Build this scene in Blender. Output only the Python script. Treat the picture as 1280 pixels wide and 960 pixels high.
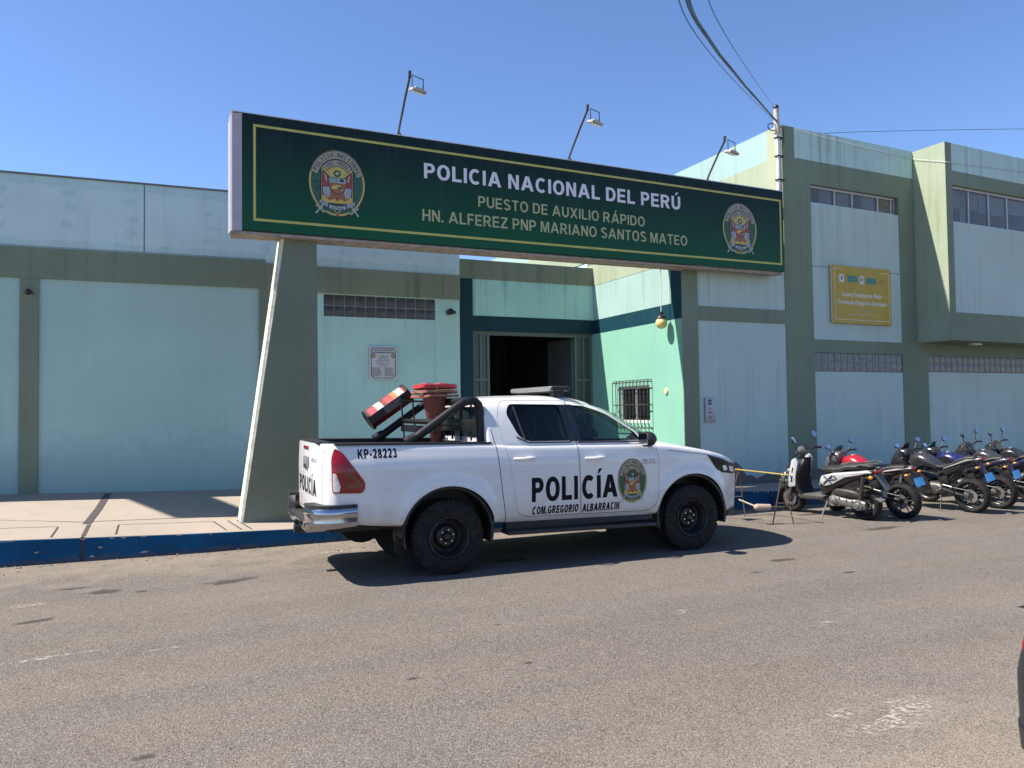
import bpy, bmesh, math, random
import numpy as np
from mathutils import Vector, Matrix
from mathutils.bvhtree import BVHTree
from mathutils.geometry import tessellate_polygon
R = math.radians
random.seed(7)
for o in list(bpy.data.objects): bpy.data.objects.remove(o)
scene = bpy.context.scene
COL = scene.collection

# ------------------------------------------------------------------ camera, sky, sun, exposure
CAM_H = 1.70
YAW, PITCH, ROLL = R(24.4), R(1.92), R(0.74)
cam_d = bpy.data.cameras.new('camera'); cam = bpy.data.objects.new('camera', cam_d); COL.objects.link(cam)
cam_d.sensor_width = 36; cam_d.lens = 27.0; cam_d.clip_start = 0.05; cam_d.clip_end = 3000
fw = Vector((math.sin(YAW)*math.cos(PITCH), math.cos(YAW)*math.cos(PITCH), math.sin(PITCH)))
rt = Vector((math.cos(YAW), -math.sin(YAW), 0)); dn = fw.cross(rt)
r2 = rt*math.cos(ROLL) + dn*math.sin(ROLL); d2 = -rt*math.sin(ROLL) + dn*math.cos(ROLL)
M3 = Matrix((r2, -d2, -fw)).transposed()
cam.matrix_world = Matrix.Translation((0, 0, CAM_H)) @ M3.to_4x4()
scene.camera = cam

SUN_TO = Vector((-0.77, 0.185, 1.0)).normalized()          # direction towards the sun
world = bpy.data.worlds.new('World'); scene.world = world; world.use_nodes = True
wn = world.node_tree; bg = wn.nodes['Background']
sky = wn.nodes.new('ShaderNodeTexSky'); sky.sky_type = 'NISHITA'; sky.sun_disc = False
sky.sun_elevation = math.asin(SUN_TO.z); sky.sun_rotation = math.atan2(SUN_TO.x, SUN_TO.y)
sky.altitude = 900; sky.air_density = 1.0; sky.dust_density = 0.1; sky.ozone_density = 4.0
tint = wn.nodes.new('ShaderNodeMix'); tint.data_type = 'RGBA'; tint.blend_type = 'MULTIPLY'; tint.inputs[0].default_value = 1.0
tint.inputs[7].default_value = (.95, 1.01, 1.15, 1)
wn.links.new(sky.outputs[0], tint.inputs[6]); wn.links.new(tint.outputs[2], bg.inputs[0]); bg.inputs[1].default_value = 0.092
sun_d = bpy.data.lights.new('sun', 'SUN'); sun = bpy.data.objects.new('sun', sun_d); COL.objects.link(sun)
sun_d.energy = 5.0; sun_d.angle = R(0.5); sun_d.color = (1.0, 0.93, 0.84)
sun.rotation_euler = SUN_TO.to_track_quat('Z', 'Y').to_euler()
sun.location = (-20, 10, 40)
vs = scene.view_settings
vs.view_transform = 'Standard'; vs.look = 'None'; vs.gamma = 1.0; vs.exposure = 1.0; vs.use_curve_mapping = False
scene.render.engine = 'CYCLES'
scene.cycles.use_denoising = True
scene.cycles.max_bounces = 8

# ------------------------------------------------------------------ materials
def _mat(name):
    m = bpy.data.materials.new(name); m.use_nodes = True
    nt = m.node_tree; b = nt.nodes['Principled BSDF']
    return m, nt, b
def _noise(nt, co, scale, detail=4, rough=.55, sc3=None):
    n = nt.nodes.new('ShaderNodeTexNoise'); n.inputs['Scale'].default_value = scale
    n.inputs['Detail'].default_value = detail; n.inputs['Roughness'].default_value = rough
    if sc3:
        mp = nt.nodes.new('ShaderNodeMapping'); mp.inputs['Scale'].default_value = sc3
        nt.links.new(co, mp.inputs[0]); co = mp.outputs[0]
    nt.links.new(co, n.inputs['Vector']); return n.outputs['Fac']
def _ramp(nt, fac, a, b, va=0.0, vb=1.0):
    r = nt.nodes.new('ShaderNodeMapRange'); r.clamp = True
    for k, v in zip((1, 2, 3, 4), (a, b, va, vb)): r.inputs[k].default_value = v
    nt.links.new(fac, r.inputs[0]); return r.outputs[0]
def _mix(nt, fac, c1, c2, mode='MIX'):
    m = nt.nodes.new('ShaderNodeMix'); m.data_type = 'RGBA'; m.blend_type = mode
    for s, v in ((m.inputs[0], fac), (m.inputs[6], c1), (m.inputs[7], c2)):
        if isinstance(v, (int, float)): s.default_value = v
        elif isinstance(v, tuple): s.default_value = (*v, 1) if len(v) == 3 else v
        else: nt.links.new(v, s)
    return m.outputs[2]
def _math(nt, op, a, b=None):
    m = nt.nodes.new('ShaderNodeMath'); m.operation = op
    for s, v in ((m.inputs[0], a), (m.inputs[1], b)):
        if v is None: continue
        if isinstance(v, (int, float)): s.default_value = v
        else: nt.links.new(v, s)
    return m.outputs[0]
def _co(nt, kind='Object'): return nt.nodes.new('ShaderNodeTexCoord').outputs[kind]
def _bump(nt, b, h, strength, dist=.01):
    n = nt.nodes.new('ShaderNodeBump'); n.inputs['Strength'].default_value = strength; n.inputs['Distance'].default_value = dist
    nt.links.new(h, n.inputs['Height']); nt.links.new(n.outputs[0], b.inputs['Normal'])
_MC = {}
def pm(name, col, rough=.5, metal=0.0, var=.12, vs=8, bump=0, bs=80, spec=.5, coat=0, dirt=0):
    """painted / plastic / metal surface with a little procedural variation"""
    if name in _MC: return _MC[name]
    m, nt, b = _mat(name); co = _co(nt)
    n = _noise(nt, co, vs, 5)
    c = _mix(nt, _ramp(nt, n, .3, .7), tuple(v*(1-var) for v in col), tuple(min(1, v*(1+var)) for v in col))
    if dirt:
        d = _ramp(nt, _noise(nt, co, vs*1.7, 6, .7), .45, .75, 0, dirt)
        c = _mix(nt, d, c, (.22, .18, .13))
    nt.links.new(c, b.inputs['Base Color'])
    nt.links.new(_ramp(nt, _noise(nt, co, vs*2.3, 4), .3, .7, max(.02, rough*.85), min(1, rough*1.15)), b.inputs['Roughness'])
    b.inputs['Metallic'].default_value = metal; b.inputs['Specular IOR Level'].default_value = spec
    b.inputs['Coat Weight'].default_value = coat; b.inputs['Coat Roughness'].default_value = .04
    if bump: _bump(nt, b, _noise(nt, co, bs, 3), bump, .004)
    _MC[name] = m; return m
def wallpaint(name, col, streak=.35, blotch=.10, dirtc=(.10, .12, .09), rough=.75, base_z=None, chalk=.0):
    """old emulsion paint on plaster: blotches, rain streaks, roller marks, fine bump"""
    if name in _MC: return _MC[name]
    m, nt, b = _mat(name); co = _co(nt)
    big = _noise(nt, co, .55, 6, .6); mid = _noise(nt, co, 3.5, 6, .65)
    c = _mix(nt, _ramp(nt, big, .32, .68), tuple(v*(1-blotch) for v in col), tuple(min(1, v*(1+blotch)) for v in col))
    c = _mix(nt, _ramp(nt, mid, .5, .8, 0, .22), c, tuple(v*.8 for v in col))
    s = _noise(nt, co, 1.0, 4, .6, (9, 9, .35)); s2 = _noise(nt, co, .6, 3, .5, (1.3, 1.3, 1.0))
    sf = _math(nt, 'MULTIPLY', _ramp(nt, s, .50, .74), _ramp(nt, s2, .38, .60))
    c = _mix(nt, _math(nt, 'MULTIPLY', sf, streak), c, dirtc)
    s3 = _noise(nt, co, 1.0, 3, .5, (38, 38, .9))
    c = _mix(nt, _math(nt, 'MULTIPLY', _math(nt, 'MULTIPLY', _ramp(nt, s3, .62, .72), _ramp(nt, s2, .48, .62)), streak*.9), c, dirtc)
    if chalk:
        s4 = _noise(nt, co, 1.0, 3, .5, (16, 16, .6))
        c = _mix(nt, _ramp(nt, s4, .58, .75, 0, chalk), c, (.75, .8, .78))
    sp = _noise(nt, co, 26, 2, .5)
    c = _mix(nt, _ramp(nt, sp, .70, .78, 0, .35), c, dirtc)
    if base_z is not None:
        sx = nt.nodes.new('ShaderNodeSeparateXYZ'); nt.links.new(co, sx.inputs[0])
        g = _math(nt, 'ADD', sx.outputs[2], _ramp(nt, mid, .3, .7, -.35, .35))
        c = _mix(nt, _ramp(nt, g, base_z, base_z+.45, .28, 0), c, (.16, .24, .26))
    nt.links.new(c, b.inputs['Base Color']); b.inputs['Roughness'].default_value = rough
    b.inputs['Specular IOR Level'].default_value = .25
    _bump(nt, b, _noise(nt, co, 45, 5, .7), .25, .006)
    _MC[name] = m; return m
def glass(name, tint=(.25, .3, .32), ior=1.5, dust=0.0):
    if name in _MC: return _MC[name]
    m, nt, b = _mat(name); nt.nodes.remove(b)
    out = nt.nodes['Material Output']
    t = nt.nodes.new('ShaderNodeBsdfTransparent'); g = nt.nodes.new('ShaderNodeBsdfGlossy'); x = nt.nodes.new('ShaderNodeMixShader')
    f = nt.nodes.new('ShaderNodeFresnel'); f.inputs[0].default_value = ior
    t.inputs[0].default_value = (*tint, 1); g.inputs['Roughness'].default_value = .015
    nn = _noise(nt, _co(nt), 6, 4); nt.links.new(_ramp(nt, nn, .3, .7, .01, .05), g.inputs['Roughness'])
    geo = nt.nodes.new('ShaderNodeNewGeometry')
    nt.links.new(_math(nt, 'MULTIPLY', f.outputs[0], _math(nt, 'SUBTRACT', 1.0, geo.outputs['Backfacing'])), x.inputs[0]); nt.links.new(t.outputs[0], x.inputs[1]); nt.links.new(g.outputs[0], x.inputs[2])
    sh = x.outputs[0]
    if dust:
        d = nt.nodes.new('ShaderNodeBsdfDiffuse'); d.inputs[0].default_value = (.34, .33, .31, 1); y = nt.nodes.new('ShaderNodeMixShader')
        nt.links.new(_ramp(nt, _noise(nt, _co(nt), 3, 5), .3, .7, dust*.6, dust*1.3), y.inputs[0]); nt.links.new(sh, y.inputs[1]); nt.links.new(d.outputs[0], y.inputs[2]); sh = y.outputs[0]
    nt.links.new(sh, out.inputs[0]); _MC[name] = m; return m

# ------------------------------------------------------------------ mesh helpers
OFF = {}
class Plane:
    """a vertical wall plane: s along it, o out of it towards the street, z up"""
    def __init__(s, p0, ang=0.0):
        a = R(ang); s.p = Vector((p0[0], p0[1], 0)); s.d = Vector((math.cos(a), math.sin(a), 0)); s.n = Vector((math.sin(a), -math.cos(a), 0))
    def __call__(s, u, o, z): return s.p + s.d*u + s.n*o + Vector((0, 0, z))
class MB:
    def __init__(s): s.bm = bmesh.new(); s.mi = 0
    def faces(s, vs, fs):
        v = [s.bm.verts.new(p) for p in vs]; out = []
        for f in fs:
            try: fc = s.bm.faces.new([v[i] for i in f]); fc.material_index = s.mi; out.append(fc)
            except ValueError: pass
        return v, out
    def hexa(s, c, bev=0, seg=2):
        """c: 8 corners, bottom ring then top ring"""
        b = bmesh.new(); v = [b.verts.new(p) for p in c]
        for f in ((3,2,1,0),(4,5,6,7),(0,1,5,4),(1,2,6,5),(2,3,7,6),(3,0,4,7)): b.faces.new([v[i] for i in f])
        bmesh.ops.recalc_face_normals(b, faces=b.faces)
        if bev: bmesh.ops.bevel(b, geom=list(b.edges), offset=bev, segments=seg, profile=.6, affect='EDGES')
        s.merge(b); return s
    def merge(s, b):
        b.verts.index_update(); mp = [s.bm.verts.new(v.co) for v in b.verts]
        for f in b.faces:
            fc = s.bm.faces.new([mp[v.index] for v in f.verts]); fc.material_index = s.mi
        b.free()
    def box(s, x0, x1, y0, y1, z0, z1, bev=0, seg=2):
        return s.hexa([(x0,y0,z0),(x1,y0,z0),(x1,y1,z0),(x0,y1,z0),(x0,y0,z1),(x1,y0,z1),(x1,y1,z1),(x0,y1,z1)], bev, seg)
    def pbox(s, P, s0, s1, o0, o1, z0, z1, bev=0):
        return s.hexa([P(s0,o1,z0),P(s1,o1,z0),P(s1,o0,z0),P(s0,o0,z0),P(s0,o1,z1),P(s1,o1,z1),P(s1,o0,z1),P(s0,o0,z1)], bev)
    def obox(s, c, X, Y, Z, hx, hy, hz, bev=0):
        """box centred at c with axes X, Y, Z"""
        c = Vector(c); X = Vector(X).normalized()*hx; Y = Vector(Y).normalized()*hy; Z = Vector(Z).normalized()*hz
        return s.hexa([c-X-Y-Z, c+X-Y-Z, c+X+Y-Z, c-X+Y-Z, c-X-Y+Z, c+X-Y+Z, c+X+Y+Z, c-X+Y+Z], bev)
    def prism(s, poly, fn, a, b, bev=0):
        """extrude polygon points p -> fn(p, t) between t=a and t=b"""
        n = len(poly); bb = bmesh.new()
        v = [bb.verts.new(fn(p, a)) for p in poly] + [bb.verts.new(fn(p, b)) for p in poly]
        bb.faces.new(v[:n][::-1]); bb.faces.new(v[n:])
        for i in range(n): bb.faces.new((v[i], v[(i+1) % n], v[n+(i+1) % n], v[n+i]))
        bmesh.ops.recalc_face_normals(bb, faces=bb.faces)
        if bev: bmesh.ops.bevel(bb, geom=list(bb.edges), offset=bev, segments=2, profile=.6, affect='EDGES')
        s.merge(bb); return s
    def xz(s, poly, y0, y1, bev=0): return s.prism(poly, lambda p, t: (p[0], t, p[1]), y0, y1, bev)
    def tube(s, pts, r, n=10, cap=True, close=False):
        pts = [Vector(p) for p in pts]; m = len(pts); rings = []
        rr = r if isinstance(r, (list, tuple)) else [r]*m
        prev = None
        for i, p in enumerate(pts):
            if close: t = (pts[(i+1) % m]-pts[i-1])
            else: t = pts[min(i+1, m-1)]-pts[max(i-1, 0)]
            t = t.normalized() if t.length > 1e-9 else Vector((0, 0, 1))
            if prev is None:
                a = Vector((0, 0, 1)) if abs(t.z) < .9 else Vector((1, 0, 0))
                x = t.cross(a).normalized()
            else:
                x = (prev - t*prev.dot(t)); x = x.normalized() if x.length > 1e-6 else t.orthogonal().normalized()
            prev = x; y = t.cross(x)
            rings.append([s.bm.verts.new(p + (x*math.cos(2*math.pi*k/n)+y*math.sin(2*math.pi*k/n))*rr[i]) for k in range(n)])
        for i in range(m if close else m-1):
            A, B = rings[i], rings[(i+1) % m]
            for k in range(n):
                f = s.bm.faces.new((A[k], A[(k+1) % n], B[(k+1) % n], B[k])); f.material_index = s.mi
        if cap and not close:
            for q in (rings[0][::-1], rings[-1]):
                f = s.bm.faces.new(q); f.material_index = s.mi
        return s
    def lathe(s, prof, o=(0,0,0), axis=(0,0,1), n=24, closed=False):
        """prof: (radius, height along axis)"""
        o = Vector(o); A = Vector(axis).normalized(); X = A.orthogonal().normalized(); Y = A.cross(X); rings = []
        for r, h in prof:
            if r < 1e-6: rings.append([s.bm.verts.new(o+A*h)])
            else: rings.append([s.bm.verts.new(o+A*h+(X*math.cos(2*math.pi*k/n)+Y*math.sin(2*math.pi*k/n))*r) for k in range(n)])
        m = len(rings)
        for i in range(m if closed else m-1):
            P, Q = rings[i], rings[(i+1) % m]
            for k in range(n):
                a, b2, c, d = P[k % len(P)], P[(k+1) % len(P)], Q[(k+1) % len(Q)], Q[k % len(Q)]
                u = []
                for v in (a, b2, c, d):
                    if v not in u: u.append(v)
                if len(u) > 2:
                    try: f = s.bm.faces.new(u); f.material_index = s.mi
                    except ValueError: pass
        return s
    def cyl(s, p0, p1, r0, r1=None, n=16):
        r1 = r0 if r1 is None else r1; p0 = Vector(p0); p1 = Vector(p1); L = (p1-p0).length
        return s.lathe([(0, 0), (r0, 0), (r1, L), (0, L)], p0, p1-p0, n)
    def ball(s, c, r, n=16, m=10):
        r = (r, r, r) if isinstance(r, (int, float)) else r; c = Vector(c); rings = []
        b = bmesh.new(); bmesh.ops.create_uvsphere(b, u_segments=n, v_segments=m, radius=1)
        for v in b.verts: v.co = Vector((v.co.x*r[0], v.co.y*r[1], v.co.z*r[2])) + c
        s.merge(b); return s
    def loft(s, rings, cap=True, close=True):
        V = [[s.bm.verts.new(p) for p in r] for r in rings]; n = len(V[0])
        for A, B in zip(V, V[1:]):
            for k in range(n if close else n-1):
                try: f = s.bm.faces.new((A[k], A[(k+1) % n], B[(k+1) % n], B[k])); f.material_index = s.mi
                except ValueError: pass
        if cap:
            for q in (V[0][::-1], V[-1]):
                f = s.bm.faces.new(q); f.material_index = s.mi
        return s
    def poly(s, pts):
        f = s.bm.faces.new([s.bm.verts.new(p) for p in pts]); f.material_index = s.mi; return s
    def build(s, name, mats, parent=None, smooth=35, norm=True):
        if norm: bmesh.ops.recalc_face_normals(s.bm, faces=s.bm.faces)
        if parent is not None and parent.name in OFF:
            off = OFF[parent.name]; bmesh.ops.translate(s.bm, verts=s.bm.verts, vec=-off)
        me = bpy.data.meshes.new(name); s.bm.to_mesh(me); s.bm.free()
        return link(name, me, mats, parent, smooth)
def link(name, me, mats, parent=None, smooth=35):
    for m in (mats if isinstance(mats, (list, tuple)) else [mats]): me.materials.append(m)
    if smooth:
        me.shade_smooth(); me.set_sharp_from_angle(angle=R(smooth))
    o = bpy.data.objects.new(name, me); COL.objects.link(o)
    if parent is not None:
        o.parent = parent
        if parent.name in OFF: OFF[o.name] = OFF[parent.name]
    return o
def tag(o, label, cat, group=None):
    o['label'] = label; o['category'] = cat
    if group: o['group'] = group
    return o
def thing(name, label, cat, loc=(0, 0, 0), group=None, rz=None, world_mesh=False):
    o = bpy.data.objects.new(name, None); COL.objects.link(o); o.location = loc; o.empty_display_size = .2
    if rz is not None: o.rotation_euler = (0, 0, rz)
    if world_mesh: OFF[o.name] = Vector(loc)
    return tag(o, label, cat, group)
def struct(o, kind='structure'): o['kind'] = kind; return o

def fillet(poly, r, n=4):
    """round the corners of a 2-D polygon"""
    out = []; m = len(poly)
    rr = r if isinstance(r, (list, tuple)) else [r]*m
    for i in range(m):
        p = Vector(poly[i]); a = Vector(poly[i-1])-p; b = Vector(poly[(i+1) % m])-p
        d = min(rr[i], a.length*.45, b.length*.45)
        p0 = p+a.normalized()*d; p1 = p+b.normalized()*d
        if d < 1e-5: out.append(tuple(p)); continue
        for k in range(n+1):
            t = k/n; q = p0*(1-t)**2 + p*2*t*(1-t) + p1*t*t; out.append((q.x, q.y))
    return out

_TC = {}
def text_geo(s, bold=0.0, res=3):
    """lower-case sign text from Blender's own font as flat geometry"""
    key = (s, bold, res)
    if key in _TC: return _TC[key]
    c = bpy.data.curves.new('t', 'FONT'); c.body = s; c.size = 1; c.offset = bold; c.resolution_u = res
    o = bpy.data.objects.new('t', c); COL.objects.link(o)
    dg = bpy.context.evaluated_depsgraph_get(); dg.update()
    me = bpy.data.meshes.new_from_object(o.evaluated_get(dg))
    v = [(q.co.x, q.co.y) for q in me.vertices]; f = [tuple(p.vertices) for p in me.polygons]
    bpy.data.objects.remove(o); bpy.data.curves.remove(c); bpy.data.meshes.remove(me)
    r = (v, f, min(p[0] for p in v), max(p[0] for p in v)); _TC[key] = r; return r
CAPH = 0.729
def _arc(cx, cy, rx, ry, a0, a1, n=14, e=1.0):
    out = []
    for k in range(n+1):
        t = R(a0+(a1-a0)*k/n); c, s = math.cos(t), math.sin(t)
        out.append((cx+rx*math.copysign(abs(c)**e, c), cy+ry*math.copysign(abs(s)**e, s)))
    return out
def _stroke(pts, w):
    L, Rr = [], []
    for i, p in enumerate(pts):
        a = Vector(pts[max(0, i-1)]); b = Vector(pts[min(len(pts)-1, i+1)]); d = (b-a).normalized(); n = Vector((-d.y, d.x))*w/2
        L.append((p[0]+n.x, p[1]+n.y)); Rr.append((p[0]-n.x, p[1]-n.y))
    return L+Rr[::-1]
def glyph(ch, s):
    """block capital: list of [outer, hole...] loops on a cap height of 1 with stem width s"""
    t = s*.84
    acc = {'Í': 'I', 'Á': 'A', 'Ú': 'U'}
    if ch in acc:
        g, w = glyph(acc[ch], s); c = w/2
        return g+[[[(c-.07, 1.07), (c+.02, 1.07), (c+.24, 1.29), (c+.02, 1.29)]]], w
    if ch == 'I': return [[[(0, 0), (s, 0), (s, 1), (0, 1)]]], s
    if ch == '-': return [[[(0, .30), (.36, .30), (.36, .30+t), (0, .30+t)]]], .36
    if ch == '.': return [[[(0, 0), (s, 0), (s, s), (0, s)]]], s
    if ch == 'L': return [[[(0, 0), (.64, 0), (.64, t), (s, t), (s, 1), (0, 1)]]], .64
    if ch == 'E': return [[[(0, 0), (.68, 0), (.68, t), (s, t), (s, .5-t/2), (.62, .5-t/2), (.62, .5+t/2), (s, .5+t/2), (s, 1-t), (.66, 1-t), (.66, 1), (0, 1)]]], .68
    if ch == 'F': return [[[(0, 0), (s, 0), (s, .5-t/2), (.58, .5-t/2), (.58, .5+t/2), (s, .5+t/2), (s, 1-t), (.63, 1-t), (.63, 1), (0, 1)]]], .63
    if ch == 'T': return [[[(.36-s/2, 0), (.36+s/2, 0), (.36+s/2, 1-t), (.72, 1-t), (.72, 1), (0, 1), (0, 1-t), (.36-s/2, 1-t)]]], .72
    if ch == 'H': return [[[(0, 0), (s, 0), (s, .5-t/2), (.77-s, .5-t/2), (.77-s, 0), (.77, 0), (.77, 1), (.77-s, 1), (.77-s, .5+t/2), (s, .5+t/2), (s, 1), (0, 1)]]], .77
    if ch == 'A':
        h0, h1 = .22, .22+t; k = s*1.06; m = .47
        return [[[(0, 0), (k, 0), (k+h0*.37*1.02, h0), (.94-k-h0*.37*1.02, h0), (.94-k, 0), (.94, 0), (m+s*.62, 1), (m-s*.62, 1)], [(k+h1*.37+.005, h1), (m, 1-s*1.15), (.94-k-h1*.37-.005, h1)]]], .94
    if ch == 'N': d = s*1.05; return [[[(0, 0), (s*.96, 0), (s*.96, .66), (.77-d, 0), (.77, 0), (.77, 1), (.77-s*.96, 1), (.77-s*.96, .36), (d, 1), (0, 1)]]], .77
    if ch == 'M': q = s*.92; return [[[(0, 0), (q, 0), (q, .74), (.465-q*.5, 0), (.465+q*.5, 0), (.93-q, .74), (.93-q, 0), (.93, 0), (.93, 1), (.93-q*1.45, 1), (.465, .30), (q*1.45, 1), (0, 1)]]], .93
    if ch == 'K': return [[[(0, 0), (s, 0), (s, .30), (s+.11, .43), (.86-s*1.22, 0), (.86, 0), (s+.26, .60), (.82, 1), (.82-s*1.25, 1), (s, .57), (s, 1), (0, 1)]]], .86
    if ch == 'X': k = s*1.2; return [[[(0, 0), (k, 0), (.43, .36), (.86-k, 0), (.86, 0), (.43+k*.5, .51), (.84, 1), (.84-k, 1), (.43, .66), (.02+k, 1), (.02, 1), (.43-k*.5, .51)]]], .86
    if ch == 'Z': return [[[(0, 0), (.74, 0), (.74, t), (s*1.3, t), (.73, 1-t*.95), (.73, 1), (.03, 1), (.03, 1-t), (.72-s*1.3, 1-t), (0, t*.95)]]], .74
    if ch == 'D': return [[[(0, 0)]+_arc(.36, .5, .42, .5, -90, 90, 16, .92)+[(0, 1)], [(s, t)]+_arc(.34, .5, .42-s+.02, .5-t, -90, 90, 14, .92)+[(s, 1-t)]]], .78
    if ch == 'P': return [[[(0, 0), (s, 0), (s, .37)]+_arc(.41, .685, .31, .315, -90, 90, 14)+[(0, 1)], [(s, .37+t)]+_arc(.40, .685, .31-s+.01, .315-t, -90, 90, 10)+[(s, 1-t)]]], .72
    if ch == 'R': return [[[(0, 0), (s, 0), (s, .40), (.33, .40), (.80-s*1.2, 0), (.80, 0), (.56, .415)]+_arc(.44, .70, .31, .30, -60, 90, 12)+[(0, 1)], [(s, .40+t)]+_arc(.42, .70, .31-s+.02, .30-t, -90, 90, 10)+[(s, 1-t)]]], .80
    if ch == 'B': return [[[(0, 0)]+_arc(.45, .285, .30, .285, -90, 62, 12)+_arc(.43, .755, .285, .245, -62, 90, 12)+[(0, 1)], [(s, t)]+_arc(.43, .285, .30-s+.02, .285-t, -90, 90, 8)+[(s, .57-t)], [(s, .50+t*.7)]+_arc(.41, .74, .285-s+.02, .245-t*.85, -90, 90, 8)+[(s, 1-t)]]], .76
    if ch == 'O': return [[_arc(.43, .5, .43, .515, 0, 348.75, 31, .93), _arc(.43, .5, .43-s*1.02, .515-t, 0, 345, 23, .93)]], .86
    if ch == 'C': return [[_stroke(_arc(.42, .5, .42-s/2, .515-t/2, 48, 312, 26, .95), s*.94)]], .80
    if ch == 'G': 
        o = _arc(.43, .5, .43, .515, 40, 322, 26, .95); i_ = _arc(.43, .5, .43-s, .515-t, 318, 42, 22, .95)
        return [[o+[(.82, .16), (.82, .53), (.44, .53), (.44, .53-t), (.82-s, .53-t), (.82-s, .235)]+i_[1:]]], .82
    if ch == 'U': return [[_stroke([(s/2, 1), (s/2, .55)]+_arc(.385, .385, .385-s/2, .385-t/2, 180, 360, 16, .95)+[(.77-s/2, .55), (.77-s/2, 1)], s)]], .77
    if ch == 'S': 
        r = .36-s/2
        p = _arc(.36, .745, r, .255-t/2+.01, 28, 215, 14)+[(.36, .505)]+_arc(.36, .265, r+.015, .265-t/2+.01, 42, -152, 14)
        return [[_stroke(p, s*.92)]], .72
    if ch == '2': return [[_stroke(_arc(.33, .70, .33-s/2, .30-t/2, 170, -28, 14)+[(.40, .36), (.22, .18)], s)], [[(.02, 0), (.66, 0), (.66, t), (.02, t)]], ], .66
    if ch == '3': return [[_stroke(_arc(.31, .745, .30-s/2, .255-t/2, 160, -62, 12)+[(.36, .51)]+_arc(.31, .27, .345-s/2, .275-t/2, 66, -165, 14), s*.92)]], .66
    if ch == '8':
        def hw(y): 
            a = 1-((y-.755)/.25)**2; b = 1-((y-.27)/.285)**2
            return max(.29*math.sqrt(max(0, a)), .335*math.sqrt(max(0, b)), .16 if .3 < y < .8 else 0)
        ys = [-.014+1.018*(.5-.5*math.cos(math.pi*k/24)) for k in range(25)]
        return [[[(.335+hw(y), y) for y in ys]+[(.335-hw(y), y) for y in ys[::-1]], _arc(.335, .27, .335-s*.95, .285-t*.92, 0, 337, 15), _arc(.335, .752, .29-s*.95, .25-t*.92, 0, 337, 15)]], .67
    return [[[(0, 0), (s, 0), (s, 1), (0, 1)]]], s
def block_text(s, stem=.19, gap=.13, space=.36):
    """-> vertices, faces, left, right with cap height 1"""
    key = ('B', s, stem, gap)
    if key in _TC: return _TC[key]
    V, F, x = [], [], 0.0
    for ch in s:
        if ch == ' ': x += space; continue
        g, w = glyph(ch, stem)
        for loops in g:
            loops = [[p for i, p in enumerate(l) if i == 0 or (Vector(p)-Vector(l[i-1])).length > 1e-5] for l in loops]
            tri = tessellate_polygon([[Vector((p[0], p[1], 0)) for p in l] for l in loops])
            base = len(V); V += [(p[0]+x, p[1]) for l in loops for p in l]; F += [tuple(base+i for i in q) for q in tri]
        x += w+gap
    r = (V, F, 0.0, x-gap); _TC[key] = r; return r
def add_text(mb, s, fn, x0, x1, y0, h, bold=0.02, stem=None, gap=.13):
    """fit text to x0..x1 with its baseline at y0 and cap height h; fn(x, y) -> 3-D point"""
    if stem: v, f, a, b = block_text(s, stem, gap); ch = 1.0
    else: v, f, a, b = text_geo(s, bold); ch = CAPH
    mb.faces([fn(x0+(p[0]-a)/(b-a)*(x1-x0), y0+p[1]/ch*h) for p in v], f); return mb

# pixels of the 1280x960 photograph -> points (used to lay the long wires and ground marks out)
def ray(x, y): return M3 @ Vector(((x-640)/960, -(y-480)/960, -1))
def at_z(x, y, z=0): d = ray(x, y); return Vector((0, 0, CAM_H))+d*((z-CAM_H)/d.z)
def at_y(x, y, Y): d = ray(x, y); return Vector((0, 0, CAM_H))+d*(Y/d.y)
def at_x(x, y, X): d = ray(x, y); return Vector((0, 0, CAM_H))+d*(X/d.x)
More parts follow.
